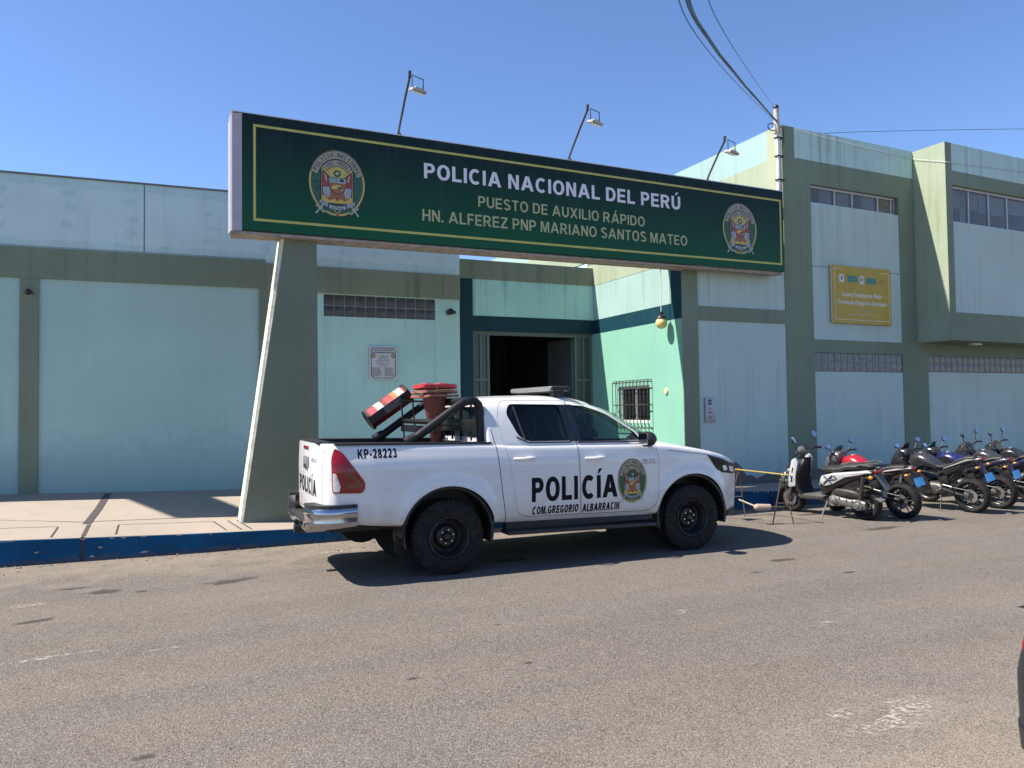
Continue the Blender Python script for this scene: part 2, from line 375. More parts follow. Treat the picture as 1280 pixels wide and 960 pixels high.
# ------------------------------------------------------------------ ground, road, pavement
def asphalt():
    m, nt, b = _mat('asphalt'); co = _co(nt)
    sx = nt.nodes.new('ShaderNodeSeparateXYZ'); nt.links.new(co, sx.inputs[0])
    n1 = _noise(nt, co, .35, 6, .6); n2 = _noise(nt, co, 2.2, 6, .65); n3 = _noise(nt, co, 250, 2, .6); n4 = _noise(nt, co, 110, 3, .7)
    c = _mix(nt, _ramp(nt, n1, .3, .7), (0.126, 0.107, 0.087), (0.173, 0.146, 0.116))
    c = _mix(nt, _ramp(nt, n2, .42, .75, 0, .45), c, (0.198, 0.165, 0.132))
    gp = _noise(nt, co, 1.0, 5, .6, (.28, .75, 1))
    c = _mix(nt, _ramp(nt, gp, .50, .58, 0, .38), c, (.118, .110, .109))
    ln = _noise(nt, co, 1.0, 5, .6, (.10, 1.5, 1))                       # bands worn along the street
    lw = _noise(nt, co, 1.0, 3, .5, (.05, .55, 1))
    c = _mix(nt, _ramp(nt, lw, .42, .62, 0, .30), c, (.092, .084, .078))
    c = _mix(nt, _ramp(nt, ln, .48, .66, 0, .35), c, (0.088, 0.079, 0.072))
    # sand blown against the kerb and over the near edge
    sand = _math(nt, 'ADD', sx.outputs[1], _ramp(nt, n2, .3, .7, -1.2, 1.2))
    c = _mix(nt, _ramp(nt, sand, 8.6, 10.4, 0, .62), c, (0.265, 0.213, 0.158))
    near = _math(nt, 'ADD', sx.outputs[1], _ramp(nt, n2, .3, .7, -.55, .55))
    near = _math(nt, 'ADD', near, _ramp(nt, sx.outputs[0], -.5, 2.5, .9, 0))
    c = _mix(nt, _ramp(nt, near, 2.3, 3.7, .72, 0), c, (.262, .212, .168))
    # stones of the aggregate
    vo = nt.nodes.new('ShaderNodeTexVoronoi'); vo.inputs['Scale'].default_value = 165; nt.links.new(co, vo.inputs['Vector'])
    hs = nt.nodes.new('ShaderNodeSeparateColor'); nt.links.new(vo.outputs['Color'], hs.inputs[0])
    c = _mix(nt, _ramp(nt, hs.outputs[0], .60, .98, 0, .65), c, (0.338, 0.309, 0.265))
    c = _mix(nt, _ramp(nt, hs.outputs[1], .66, .98, 0, .75), c, (0.022, 0.020, 0.018))
    c = _mix(nt, _ramp(nt, n3, .60, .72, 0, .5), c, (0.033, 0.029, 0.027))
    c = _mix(nt, _ramp(nt, n4, .62, .75, 0, .35), c, (0.059, 0.051, 0.044))
    v3 = nt.nodes.new('ShaderNodeTexVoronoi'); v3.inputs['Scale'].default_value = 16; nt.links.new(co, v3.inputs['Vector'])
    hs3 = nt.nodes.new('ShaderNodeSeparateColor'); nt.links.new(v3.outputs['Color'], hs3.inputs[0])
    pit = _math(nt, 'MULTIPLY', _ramp(nt, v3.outputs['Distance'], .10, .16, 1, 0), _ramp(nt, hs3.outputs[0], .78, .80))
    c = _mix(nt, _math(nt, 'MULTIPLY', pit, .75), c, (.03, .026, .022))
    # scattered dark drips
    v2 = nt.nodes.new('ShaderNodeTexVoronoi'); v2.inputs['Scale'].default_value = 1.1; v2.inputs['Randomness'].default_value = 1
    nt.links.new(co, v2.inputs['Vector'])
    c = _mix(nt, _math(nt, 'MULTIPLY', _ramp(nt, v2.outputs['Distance'], .02, .05, .7, 0), _ramp(nt, n2, .5, .55)), c, (.05, .045, .04))
    nt.links.new(c, b.inputs['Base Color']); b.inputs['Roughness'].default_value = .92; b.inputs['Specular IOR Level'].default_value = .2
    h = _math(nt, 'ADD', _math(nt, 'MULTIPLY', vo.outputs['Distance'], -.8), n4)
    _bump(nt, b, h, .55, .008)
    return m
def concrete(name, col, dirt=.3):
    m, nt, b = _mat(name); co = _co(nt)
    n1 = _noise(nt, co, .8, 6, .65); n2 = _noise(nt, co, 6, 6, .7); n3 = _noise(nt, co, 90, 3, .6)
    c = _mix(nt, _ramp(nt, n1, .3, .7), tuple(v*.86 for v in col), col)
    c = _mix(nt, _ramp(nt, n2, .5, .8, 0, dirt), c, tuple(v*.6 for v in col))
    c = _mix(nt, _ramp(nt, n3, .6, .75, 0, .3), c, tuple(v*.55 for v in col))
    st = _noise(nt, co, 1.4, 3, .5)
    c = _mix(nt, _ramp(nt, st, .62, .70, 0, .25), c, tuple(v*.7 for v in col))
    nt.links.new(c, b.inputs['Base Color']); b.inputs['Roughness'].default_value = .9; b.inputs['Specular IOR Level'].default_value = .2
    _bump(nt, b, _math(nt, 'ADD', n3, n2), .3, .004); return m
M_ASPH = asphalt()
M_SAND = concrete('sandy_ground', (0.243, 0.198, 0.147))
M_PAVE = concrete('pavement_concrete', (0.349, 0.294, 0.237))
M_JOINT = pm('joint_filler', (.055, .046, .042), .9)
M_DARKCONC = concrete('grimy_concrete', (.16, .15, .13))
g = MB(); g.poly([(-900, -900, -.03), (900, -900, -.03), (900, 900, -.03), (-900, 900, -.03)])
struct(g.build('ground', M_SAND, smooth=0))
KERB = [(-70, 11.4, .34), (-8, 10.55, .33), (-1.68, 10.33, .30), (.32, 10.21, .24), (1.56, 10.22, .205), (4.5, 10.2, .21), (8.53, 10.1, .315), (9.3, 10.03, .275), (14, 9.9, .27), (70, 9.0, .27)]
def lerp_tab(tab, u):
    for a, b in zip(tab, tab[1:]):
        if u <= b[0]:
            t = (u-a[0])/(b[0]-a[0]); return [p+(q-p)*t for p, q in zip(a[1:], b[1:])]
    return list(tab[-1][1:])
WALLZ = [(-70, .9), (-8, .60), (-2.31, .48), (1.21, .39), (5, .36), (8.3, .34), (70, .30)]
def kerb_at(u): return lerp_tab(KERB, u)
US = [-70, -40, -20, -12, -8, -6, -4, -3, -2.31, -1.68, -1, -.3, .32, .9, 1.56, 2.5, 3.5, 4.5, 6, 7, 8.25, 8.53, 9.3, 10.6, 12, 14, 18, 24, 40, 70]
rd = MB()
rd.faces([(-70, -7, 0), (70, -7, 0), (70, 2, 0), (-70, 2, 0)], [(0, 1, 2, 3)])
for a, b in zip(US, US[1:]):
    rd.poly([(a, 2, 0), (b, 2, 0), (b, kerb_at(b)[0]+.02, 0), (a, kerb_at(a)[0]+.02, 0)])
bmesh.ops.remove_doubles(rd.bm, verts=rd.bm.verts, dist=1e-4)
struct(rd.build('road', M_ASPH, smooth=0))
def pave_z(u, n):
    k, kz = kerb_at(u); wz = lerp_tab(WALLZ, u)[0]
    t = (n-k)/(14.0-k); return kz+(wz-kz)*max(0, t)
pv = MB(); NS = [0, .16, .3, .5, .75, 1, 1.05]
for a, b in zip(US, US[1:]):
    for t0, t1 in zip(NS, NS[1:]):
        q = []
        for u, t in ((a, t0), (b, t0), (b, t1), (a, t1)):
            k, kz = kerb_at(u); n = k+.055+(14.05-k)*t
            q.append((u, n, pave_z(u, n)))
        pv.poly(q)
bmesh.ops.remove_doubles(pv.bm, verts=pv.bm.verts, dist=1e-3)
struct(pv.build('pavement', M_PAVE, smooth=30))
# kerb: blue painted face, worn pale top edge
m, nt, b = _mat('kerb_blue_paint'); co = _co(nt)
n2 = _noise(nt, co, 7, 6, .7); n1 = _noise(nt, co, 1.6, 5, .6); n3 = _noise(nt, co, 30, 4, .6)
c = _mix(nt, _ramp(nt, n1, .35, .7), (.003, .055, .13), (.006, .085, .20))
c = _mix(nt, _ramp(nt, n2, .56, .74, 0, .6), c, (.028, .035, .045))
sx = nt.nodes.new('ShaderNodeSeparateXYZ'); nt.links.new(co, sx.inputs[0])
low = _math(nt, 'ADD', sx.outputs[2], _ramp(nt, n2, .3, .7, -.05, .05))
c = _mix(nt, _ramp(nt, low, .0, .07, .75, 0), c, (.10, .085, .065))
c = _mix(nt, _ramp(nt, n3, .66, .74, 0, .6), c, (.2, .18, .15))
nt.links.new(c, b.inputs['Base Color']); b.inputs['Roughness'].default_value = .75; b.inputs['Specular IOR Level'].default_value = .15; _bump(nt, b, n3, .4, .006); M_KERB = m
kb = MB(); JU = [-70, -33, -27, -21, -15, -8.7, -4.6, -.86, 3.4, 6.4, 9.3, 12.6, 15.6, 18.6, 24, 30, 70]
us = sorted(set(US+JU))
for a, b in zip(us, us[1:]):
    a2, b2 = a, b
    if a in JU: a2 = a+.018
    if b in JU: b2 = b-.018
    (ka, za), (kb_, zb) = kerb_at(a2), kerb_at(b2)
    V = []
    for u, k, z in ((a2, ka, za), (b2, kb_, zb)):
        V.append([(u, k-.012, -.02), (u, k, z-.012), (u, k+.004, z-.004), (u, k+.012, z+.002), (u, k+.057, z+.004), (u, k+.057, -.02)])
    kb.mi = 0; kb.faces(V[0]+V[1], [(0, 6, 7, 1), (1, 7, 8, 2), (0, 1, 2, 3, 4, 5), (11, 10, 9, 8, 7, 6)])
    kb.mi = 1; kb.faces(V[0]+V[1], [(2, 8, 9, 3), (3, 9, 10, 4), (4, 10, 11, 5)])
struct(kb.build('kerb', [M_KERB, M_PAVE], smooth=0))
jb = MB(); P = Plane((0, 0))
for a, b in zip(us, us[1:]):                                             # filler behind the kerb joints
    if a in JU: jb.box(a-.025, a+.025, kerb_at(a)[0]+.006, kerb_at(a)[0]+.05, -.01, kerb_at(a)[1]-.01)
struct(jb.build('kerb_joints', M_JOINT, smooth=0))
def ground_strip(mb, pts, w, lift=.004):
    pts = [Vector(p) for p in pts]
    for a, b in zip(pts, pts[1:]):
        d = (b-a); d.z = 0; nrm = Vector((-d.y, d.x, 0)).normalized()*w/2
        mb.poly([a-nrm+Vector((0,0,lift)), b-nrm+Vector((0,0,lift)), b+nrm+Vector((0,0,lift)), a+nrm+Vector((0,0,lift))])
def pp(u, n): return (u, n, pave_z(u, n))
sj = MB()
ground_strip(sj, [pp(u, 11.35+(.0 if u > -1 else .55*(-1-u)/1.2 if u > -2.2 else .55)) for u in (-14, -8, -4, -2.2, -1, 0, .9)], .022)
for u in (-8.0, -4.4, -.86, 3.3, 6.9):
    k = kerb_at(u)[0]; ground_strip(sj, [pp(u, k+.07), pp(u, k+.85)], .045)
    ground_strip(sj, [pp(u-.03, k+.9), pp(u+.02, 12.4), pp(u+.05, 13.95)], .10 if u == -.86 else .05)
    for d in (-.33, .34): ground_strip(sj, [pp(u+d, k+.10), pp(u+d, k+.75)], .022)
for u in (.72, .9, 1.02): ground_strip(sj, [pp(u, 10.32), pp(u-.12, 11.0)], .02)
for u0, u1 in ((-4.0, -1.2), (-.5, .6), (1.2, 3.0)):
    ground_strip(sj, [pp(u0+(u1-u0)*k/6, kerb_at(u0+(u1-u0)*k/6)[0]+.78) for k in range(7)], .016)
struct(sj.build('pavement_joints', M_JOINT, smooth=0))
# oil spots and scuffed pale marks: thin films with ragged edges
def film(name, col, amount, grain, thr):
    m, nt, b = _mat(name); co = _co(nt); geo = nt.nodes.new('ShaderNodeNewGeometry')
    tr = nt.nodes.new('ShaderNodeBsdfTransparent'); mx = nt.nodes.new('ShaderNodeMixShader')
    ln = nt.nodes.new('ShaderNodeVectorMath'); ln.operation = 'LENGTH'; nt.links.new(co, ln.inputs[0])
    n = _noise(nt, geo.outputs['Position'], grain, 6, .7); n2 = _noise(nt, geo.outputs['Position'], 5, 4, .6)
    r = _math(nt, 'ADD', ln.outputs['Value'], _ramp(nt, n2, .3, .7, -.35, .35))
    f = _math(nt, 'MULTIPLY', _ramp(nt, r, .25, .85, amount, 0), _ramp(nt, n, thr, thr+.12, 0, 1))
    b.inputs['Base Color'].default_value = (*col, 1); b.inputs['Roughness'].default_value = .85
    nt.links.new(f, mx.inputs[0]); nt.links.new(tr.outputs[0], mx.inputs[1]); nt.links.new(b.outputs[0], mx.inputs[2])
    nt.links.new(mx.outputs[0], nt.nodes['Material Output'].inputs[0]); return m
M_OIL = film('oil_film', (.05, .042, .035), .85, 30, .34); M_LIME = film('lime_film', (.40, .36, .31), .8, 22, .47)
def blot(name, mat, px_, rx, ry, rz=0):
    mb = MB(); mb.poly([(math.cos(k*2*math.pi/32), math.sin(k*2*math.pi/32), 0) for k in range(32)]); o = mb.build(name, mat, smooth=0)
    o.location = at_z(*px_, .004); o.scale = (rx, ry, 1); o.rotation_euler = (0, 0, rz); return struct(o)
for x, y, rx, ry, rz in ((130, 739, .24, .13, 0), (290, 726, .40, .14, .15), (95, 735, .22, .06, 0), (178, 739, .08, .05, 0), (45, 776, .20, .07, .2), (515, 848, .05, .03, 0), (178, 946, .09, .05, 0),
                      (1010, 643, .30, .12, 0), (1105, 660, .5, .12, 0), (975, 700, .25, .08, 0), (660, 828, .06, .03, 0), (1063, 715, .12, .05, 0), (640, 655, .5, .2, 0), (945, 715, .10, .05, 0), (640, 700, .3, .1, 0)):
    blot('oil_stain', M_OIL, (x, y), rx, ry, rz)
for x, y, rx, ry, rz in ((1125, 893, .60, .22, .1), (1060, 893, .3, .12, .0), (60, 822, .45, .06, .12), (205, 811, .22, .04, .1), (850, 765, .14, .06, .3), (1035, 777, .10, .05, 0), (35, 757, .25, .10, 0), (420, 690, .5, .12, 0), (955, 640, .8, .2, 0)):
    blot('lime_scuff', M_LIME, (x, y), rx, ry, rz)

# chips on the kerb edge, grit and small stones along its foot
rn = random.Random(12)
for k in range(26):
    u = rn.uniform(-2.4, 2.2) if k < 17 else rn.uniform(8.2, 9.4); kn, kz = kerb_at(u); a, h = rn.uniform(.01, .05), rn.uniform(.004, .016)
    z0 = kz-rn.uniform(.012, .02) if rn.random() < .6 else rn.uniform(.03, kz-.04)
    q = MB(); q.poly([(u+a*math.cos(t)*(1+.3*math.sin(3*t+k)), kn-.0105-(kz-z0)*0-.0015, z0+h*math.sin(t)*(1+.3*math.cos(2*t+k))) for t in [j*.449 for j in range(14)]])
    struct(q.build('kerb_chip', M_PAVE, smooth=0))
M_STONE = pm('grit_stone', (.24, .20, .155), .9, var=.4, vs=40)
q = MB()
for k in range(420):
    u = rn.uniform(-3, 9.6); kn = kerb_at(u)[0]; d = abs(rn.gauss(0, .16)); r = rn.uniform(.003, .011) if k % 9 else rn.uniform(.010, .018)
    if 1.9 < u < 2.7: d *= 1.6
    b_ = bmesh.new(); bmesh.ops.create_icosphere(b_, subdivisions=1, radius=1)
    sx_, sy_, sz_ = r*rn.uniform(.7, 1.4), r*rn.uniform(.7, 1.3), r*rn.uniform(.5, .9)
    for v in b_.verts: v.co = Vector((u+v.co.x*sx_*rn.uniform(.85, 1.15), kn-.02-d+v.co.y*sy_, sz_*.6+v.co.z*sz_))
    q.merge(b_)
gr_ = q.build('grit', M_STONE, smooth=0); gr_['kind'] = 'stuff'

# ------------------------------------------------------------------ the station buildings
AQUA = wallpaint('aqua_wall_paint', (.347, .506, .48), .13, .07, base_z=.55)
AQUA_TOP = wallpaint('pale_aqua_parapet_paint', (.50, .65, .65), .12, .08)
AQUA_PATCH = wallpaint('touched_up_aqua_paint', (.435, .60, .595), .2, .1)
AQUAG = wallpaint('sea_green_wall_paint', (.42, .65, .60), .22, .08, base_z=.5)
MINT = wallpaint('mint_wall_paint', (.19, .405, .31), .22, .06)
MINTG = wallpaint('weathered_mint_panel_paint', (.377, .66, .60), .6, .10)
MINTP = wallpaint('pale_mint_panel_paint', (.285, .41, .38), .3, .07)
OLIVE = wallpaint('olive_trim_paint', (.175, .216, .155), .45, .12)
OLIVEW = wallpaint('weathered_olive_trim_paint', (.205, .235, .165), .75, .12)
OLIVEL = wallpaint('sunlit_olive_trim_paint', (.30, .345, .245), .8, .10, (.2, .22, .1))  # lit copy of the olive trim, sunlight put into the colour
BLUE = wallpaint('grey_blue_wall_paint', (.41, .52, .485), .26, .06, chalk=.10)
BLUET = wallpaint('faded_aqua_parapet_paint', (.42, .59, .55), .55, .10, chalk=.25)
TEAL = wallpaint('dark_teal_portal_paint', (.003, .036, .050), .15, .12, (.05, .12, .14), .55)
CREAM = wallpaint('sunlit_cream_wall_paint', (.33, .355, .24), .4, .08, (.3, .3, .18))  # olive strip on the sunny side, its lit tone put into the colour
M_COPE = pm('coping_cement', (.15, .165, .155), .9, bump=.3)
M_FRAME = pm('aluminium_window_frame', (.48, .47, .47), .45, .6)
M_GROUT = pm('glass_block_grout', (.24, .26, .27), .9)
M_BLOCK = pm('dark_glass_block', (.05, .058, .062), .3, 0, .4, 9, .25, 22, .5)
M_BLOCKW = pm('patterned_glass_block', (.165, .17, .16), .45, 0, .45, 22, .4, 34, .5)
M_BLOCKB = pm('dusty_glass_block', (.15, .15, .14), .4, 0, .4, 22, .6, 34, .6)
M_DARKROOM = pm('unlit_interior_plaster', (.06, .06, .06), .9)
M_BLACK = pm('black_plastic', (.012, .012, .013), .42)
M_WHITEM = pm('white_enamel', (.62, .62, .60), .45)
G_WIN = glass('office_window_glass', (.70, .74, .76), 1.5, .22)
PL = Plane((1.5, 14.0), -2.7); PC = Plane((0, 14.0)); PW = Plane((0, 11.0)); PT = Plane((10.68, 11.0), 1.7)

def glass_blocks(P, s0, s1, z0, z1, cols, rows, parent, mat, o=-.03):
    f = MB(); w = (s1-s0)/cols; h = (z1-z0)/rows; t = .009
    f.pbox(P, s0, s1, o-.06, o, z0, z1)
    fr = f.build('glass_block_panel', M_GROUT, parent, 0)
    bmk = MB()
    for i in range(cols):
        for j in range(rows):
            bmk.pbox(P, s0+i*w+t, s0+(i+1)*w-t, o-.02, o+.012, z0+j*h+t, z0+(j+1)*h-t, .012)
    bmk.build('glass_block_faces', mat, fr, 50)
    return fr

# --- the long single-storey hall behind the pillar
hall = thing('station_hall', 'long aqua hall with olive band and pilasters, left of the entrance', 'building', (-2, 14, .4), world_mesh=True)
w = MB(); w.pbox(PL, -40, .12, -9, 0, -.1, 4.40); w.build('wall', AQUA, hall)
w = MB(); w.pbox(PL, -40, .12, -9, .012, 4.40, 5.53); w.build('parapet', AQUA_TOP, hall)
w = MB(); w.pbox(PL, -40, .12, .002, .035, 3.88, 4.37); w.build('trim_band', OLIVE, hall)
w = MB(); w.pbox(PL, -40, .12, -.3, .035, 5.53, 5.558); w.build('coping', M_COPE, hall)
for s in (-23.6, -19.7, -15.8, -11.9, -7.47, -3.57):
    w = MB(); w.pbox(PL, s, s+.26, .002, .036, .0, 3.878); w.build('pilaster', OLIVE, hall)
w = MB(); w.pbox(PL, .01, .5, .002, .036, .0, 3.878); w.build('pilaster', OLIVE, hall)
sj2 = MB(); sj2.pbox(PL, -1.812, -1.795, .013, .0155, 4.4, 5.52); sj2.build('parapet_joint', M_COPE, hall)
pt = []
rnd = random.Random(3)
for s, zs in ((-3.85, (5.28, 5.0, 4.72)), (-2.9, (5.29, 5.06, 4.78)), (-2.0, (5.2, 4.93, 4.68)), (-.78, (5.12, 4.87, 4.65)), (.06, (4.6,)), (-4.8, (5.3, 5.0, 4.7)), (-5.7, (5.3, 5.0, 4.7))):
    for z in zs: pt.append((s+rnd.uniform(-.04, .04), z))
for s, z in pt:
    q = MB(); a, c2 = rnd.uniform(.07, .12), rnd.uniform(.045, .075); ph = [rnd.uniform(0, 6) for _ in range(3)]
    q.poly([PL(s+a*math.cos(t)*(1+.2*math.sin(3*t+ph[0])), .0145, z+c2*math.sin(t)*(1+.25*math.sin(2*t+ph[1]))) for t in [k*2*math.pi/20 for k in range(20)]])
    q.build('paint_patch', AQUA_PATCH, hall, 0)
for z0, z1, sd in ((4.41, 4.50, 1), (5.38, 5.525, 2)):                   # rolled-on touch-up strips along the parapet
    rn = random.Random(sd); q = MB(); top = []; bot = []; s = -9.0
    while s < .1:
        top.append(PL(s, .0145, z1 if sd == 2 else z1+rn.uniform(-.03, .03))); bot.append(PL(s, .0145, z0 if sd == 1 else z0+rn.uniform(-.03, .03))); s += .13
    for i in range(len(top)-1):
        q.faces([bot[i], bot[i+1], top[i+1], top[i]], [(0, 1, 2, 3)])
    q.build('touch_up_strip', AQUA_PATCH, hall, 0)
# unseen tower and slab out of frame, added to cast the pavement shadow
w = MB(); w.box(-9.4, -6.6, 15.5, 18.5, 5.5, 9.3); w.build('shadow_tower', AQUA_TOP, hall)
w = MB(); w.prism([(-6.80, 13.05), (-5.86, 12.95), (-6.45, 15.5), (-6.6, 16.0), (-7.7, 16.0)], lambda p, t: (p[0], p[1], t), 9.302, 9.5); w.build('shadow_slab', M_COPE, hall)

# --- the set of walls round the entrance
ent = thing('entrance_block', 'sea green front wall with dark teal portal and open doorway under the sign', 'building', (5, 14, .36), world_mesh=True)
w = MB(); w.pbox(PC, 1.62, 2.63, -.35, 0, -.1, 4.33); w.pbox(PC, 2.63, 4.75, -.35, -.012, -.1, 3.44); w.pbox(PC, 2.63, 4.75, -.35, -.2, 3.44, 3.84)
w.pbox(PC, 2.63, 4.75, -.35, 0, 3.84, 4.33); w.pbox(PC, 4.75, 5.25, -.35, 0, -.1, 4.33)
w.build('wall', AQUAG, ent)
w = MB(); w.pbox(PC, 1.62, 5.25, -7, .012, 4.33, 5.53); w.build('parapet', AQUA_TOP, ent)
w = MB(); w.pbox(PC, 1.62, 5.25, -.3, .035, 5.53, 5.558); w.build('coping', M_COPE, ent)
w = MB(); w.pbox(PC, 1.62, 5.252, .002, .034, 3.858, 4.328); w.build('trim_band', OLIVEW, ent)
rn = random.Random(5)
q = MB(); top = []; bot = []; s = 1.7
while s < 5.2: top.append(PC(s, .0145, 4.47+rn.uniform(-.03, .03))); bot.append(PC(s, .0145, 4.345)); s += .12
for i in range(len(top)-1): q.faces([bot[i], bot[i+1], top[i+1], top[i]], [(0, 1, 2, 3)])
q.build('touch_up_strip', AQUA_PATCH, ent, 0)
for s in (2.98, 3.6, 4.27, 4.83):
    q = MB(); q.poly([PC(s+.06*math.cos(t), .0145, 4.62+.055*math.sin(t)) for t in [k*.4 for k in range(15)]]); q.build('paint_patch', AQUA_PATCH, ent, 0)
glass_blocks(PC, 2.63, 4.75, 3.44, 3.84, 11, 2, ent, M_BLOCK, -.02)
PE = Plane((0, 14.06))
w = MB(); w.pbox(PE, 5.25, 5.55, -.25, 0, 0, 4.3); w.pbox(PE, 5.55, 8.3, -.25, 0, 3.28, 3.57); w.build('portal_frame', TEAL, ent)
w = MB(); w.pbox(PE, 5.55, 8.3, -.25, -.008, 3.57, 4.3); w.build('upper_panel', MINTG, ent)
w = MB(); w.pbox(PE, 5.25, 8.3, -.25, .006, 4.3, 4.68); w.build('trim_band', OLIVEW, ent)
w = MB(); w.box(5.25, 8.6, 14.32, 20, 4.50, 4.62); w.build('roof', M_COPE, ent)
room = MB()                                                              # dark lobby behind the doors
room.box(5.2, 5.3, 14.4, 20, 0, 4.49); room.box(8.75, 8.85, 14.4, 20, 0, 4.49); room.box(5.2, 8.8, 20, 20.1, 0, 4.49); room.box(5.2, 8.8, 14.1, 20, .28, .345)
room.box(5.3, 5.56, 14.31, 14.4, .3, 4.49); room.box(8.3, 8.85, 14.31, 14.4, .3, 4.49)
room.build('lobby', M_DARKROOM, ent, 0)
lb = MB(); lb.box(6.3, 7.5, 17.5, 18.1, .35, 1.45, .02); lb.box(6.2, 7.6, 17.4, 18.2, 1.45, 1.5, .01); lb.build('reception_counter', pm('dim_wood_counter', (.16, .11, .07), .5), ent)
DOORM = pm('grey_green_door_enamel', (.10, .135, .125), .5)
DOORG = pm('frosted_door_glass', (.055, .075, .068), .3)
def lattice(s0, s1, name):
    f = MB(); P = PE; o0, o1 = -.14, -.08
    f.pbox(P, s0, s0+.05, o0, o1, .36, 3.28); f.pbox(P, s1-.05, s1, o0, o1, .36, 3.28)
    c2 = (s0+s1)/2; f.pbox(P, c2-.018, c2+.018, o0, o1-.004, .36, 3.28)
    for z in (.36, 1.0, 1.62, 2.28, 3.2): f.pbox(P, s0+.05, s1-.05, o0, o1-.008, z, z+.055 if z < 3 else 3.28)
    fr = f.build(name, DOORM, ent, 0)
    p = MB(); p.pbox(P, s0+.05, s1-.05, -.125, -.115, .4, 3.2); p.build('pane', DOORG, fr, 0)
lattice(5.551, 5.93, 'side_light'); lattice(7.87, 8.299, 'side_light')
w = MB(); w.pbox(PE, 5.93, 7.87, -.14, -.08, 3.20, 3.279); w.build('door_head', DOORM, ent, 0)
PD = Plane((7.84, 14.18), 95)                                        # the leaf swung inwards
w = MB(); w.pbox(PD, 0, .95, -.02, .02, .37, .47); w.pbox(PD, 0, .95, -.02, .02, 3.08, 3.18); w.pbox(PD, 0, .06, -.025, .025, .37, 3.18); w.pbox(PD, .89, .95, -.025, .025, .37, 3.18)
for k in range(7): w.pbox(PD, .11+k*.115, .18+k*.115, -.016, .016, .47, 3.08)
lf = w.build('door_leaf', pm('dark_door_leaf', (.06, .085, .085), .5), ent, 0)
w = MB(); w.pbox(PD, .06, .89, -.008, .008, .47, 2.6); w.build('leaf_sheet', pm('grey_door_sheet', (.045, .065, .066), .5), lf, 0)

# --- low wing to the right of the recess
low = thing('low_wing', 'low wing with sunlit mint side wall, barred window and blue front, beside the doorway', 'building', (9.5, 11, .33), world_mesh=True)
w = MB(); WN = (12.05, 13.13, 1.42, 2.13)                               # barred window opening n0 n1 z0 z1 in the side wall
def side(n0, n1, z0, z1, mat, name, x0=8.3, x1=8.5): q = MB(); q.box(x0, x1, n0, n1, z0, z1); return q.build(name, mat, low)
sw = MB(); sw.box(8.3, 8.5, 11.02, WN[0], -.1, 3.28); sw.box(8.3, 8.5, WN[1], 14.3, -.1, 3.28); sw.box(8.3, 8.5, WN[0], WN[1], -.1, WN[2]); sw.box(8.3, 8.5, WN[0], WN[1], WN[3], 3.28)
bmesh.ops.remove_doubles(sw.bm, verts=sw.bm.verts, dist=1e-4)
sw.build('side_wall', MINT, low)
side(11.02, 14.3, 3.28, 3.57, TEAL, 'portal_band', 8.296)
side(11.02, 11.33, 3.57, 4.76, TEAL, 'portal_post', 8.296)
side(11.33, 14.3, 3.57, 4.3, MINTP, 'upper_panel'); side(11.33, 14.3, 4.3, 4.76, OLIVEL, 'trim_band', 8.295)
w = MB(); w.box(8.52, 10.66, 11.4, 14.5, 0, 4.5); w.build('core', M_DARKROOM, low, 0)
w = MB(); w.box(8.3, 10.66, 11.02, 14.3, 4.762, 4.85); w.build('roof', M_COPE, low)
w = MB(); w.pbox(PW, 8.294, 8.63, -.019, 0, -.1, 4.76); w.pbox(PW, 8.63, 10.68, -.1, 0, 3.25, 3.505); w.build('pilaster_and_band', OLIVE, low)
w = MB(); w.pbox(PW, 8.63, 10.68, -.35, -.018, -.1, 3.25); w.build('front_wall', BLUE, low)
w = MB(); w.pbox(PW, 8.63, 10.68, -.35, -.018, 3.505, 4.762); w.build('upper_wall', BLUE, low)
fr = MB()
for a in ((WN[0], WN[0]+.06, WN[2], WN[3]), (WN[1]-.06, WN[1], WN[2], WN[3]), (WN[0]+.06, WN[1]-.06, WN[2], WN[2]+.05), (WN[0]+.06, WN[1]-.06, WN[3]-.05, WN[3]), ((WN[0]+WN[1])/2-.02, (WN[0]+WN[1])/2+.02, WN[2]+.05, WN[3]-.05)):
    fr.box(8.36, 8.40, *a)
wf = fr.build('window', M_WHITEM, low, 0)
q = MB(); q.box(8.378, 8.384, WN[0]+.06, WN[1]-.06, WN[2]+.05, WN[3]-.05); q.build('pane', pm('dark_window_glass', (.012, .014, .016), .06, spec=.8), wf, 0)
gr = MB(); BARM = pm('rusty_black_iron', (.02, .018, .017), .6, dirt=.3)
X = 8.20; n0, n1, z0, z1 = 11.98, 13.2, 1.33, 2.2
for z in (z0, (z0+z1)/2, z1):
    gr.tube([(8.298, n0, z+.0), (X, n0, z), (X, n1, z), (8.298, n1, z)], .011, 6)
for k in range(11):
    n = n0+(n1-n0)*k/10; gr.tube([(8.298, n, z1+.04), (X+.02, n, z1+.03), (X, n, z1-.02), (X, n, z0+.10), (X+.02, n, z0+.03), (8.298, n, z0-.03)], .008, 6)
gr.build('window_grille', BARM, low)
q = MB(); q.lathe([(0, .03), (.05, .028), (.065, .0)], (8.3, 11.52, 2.0), (-1, 0, 0), 18); q.build('bell_cover', pm('yellowed_plastic', (.55, .52, .30), .5), low)

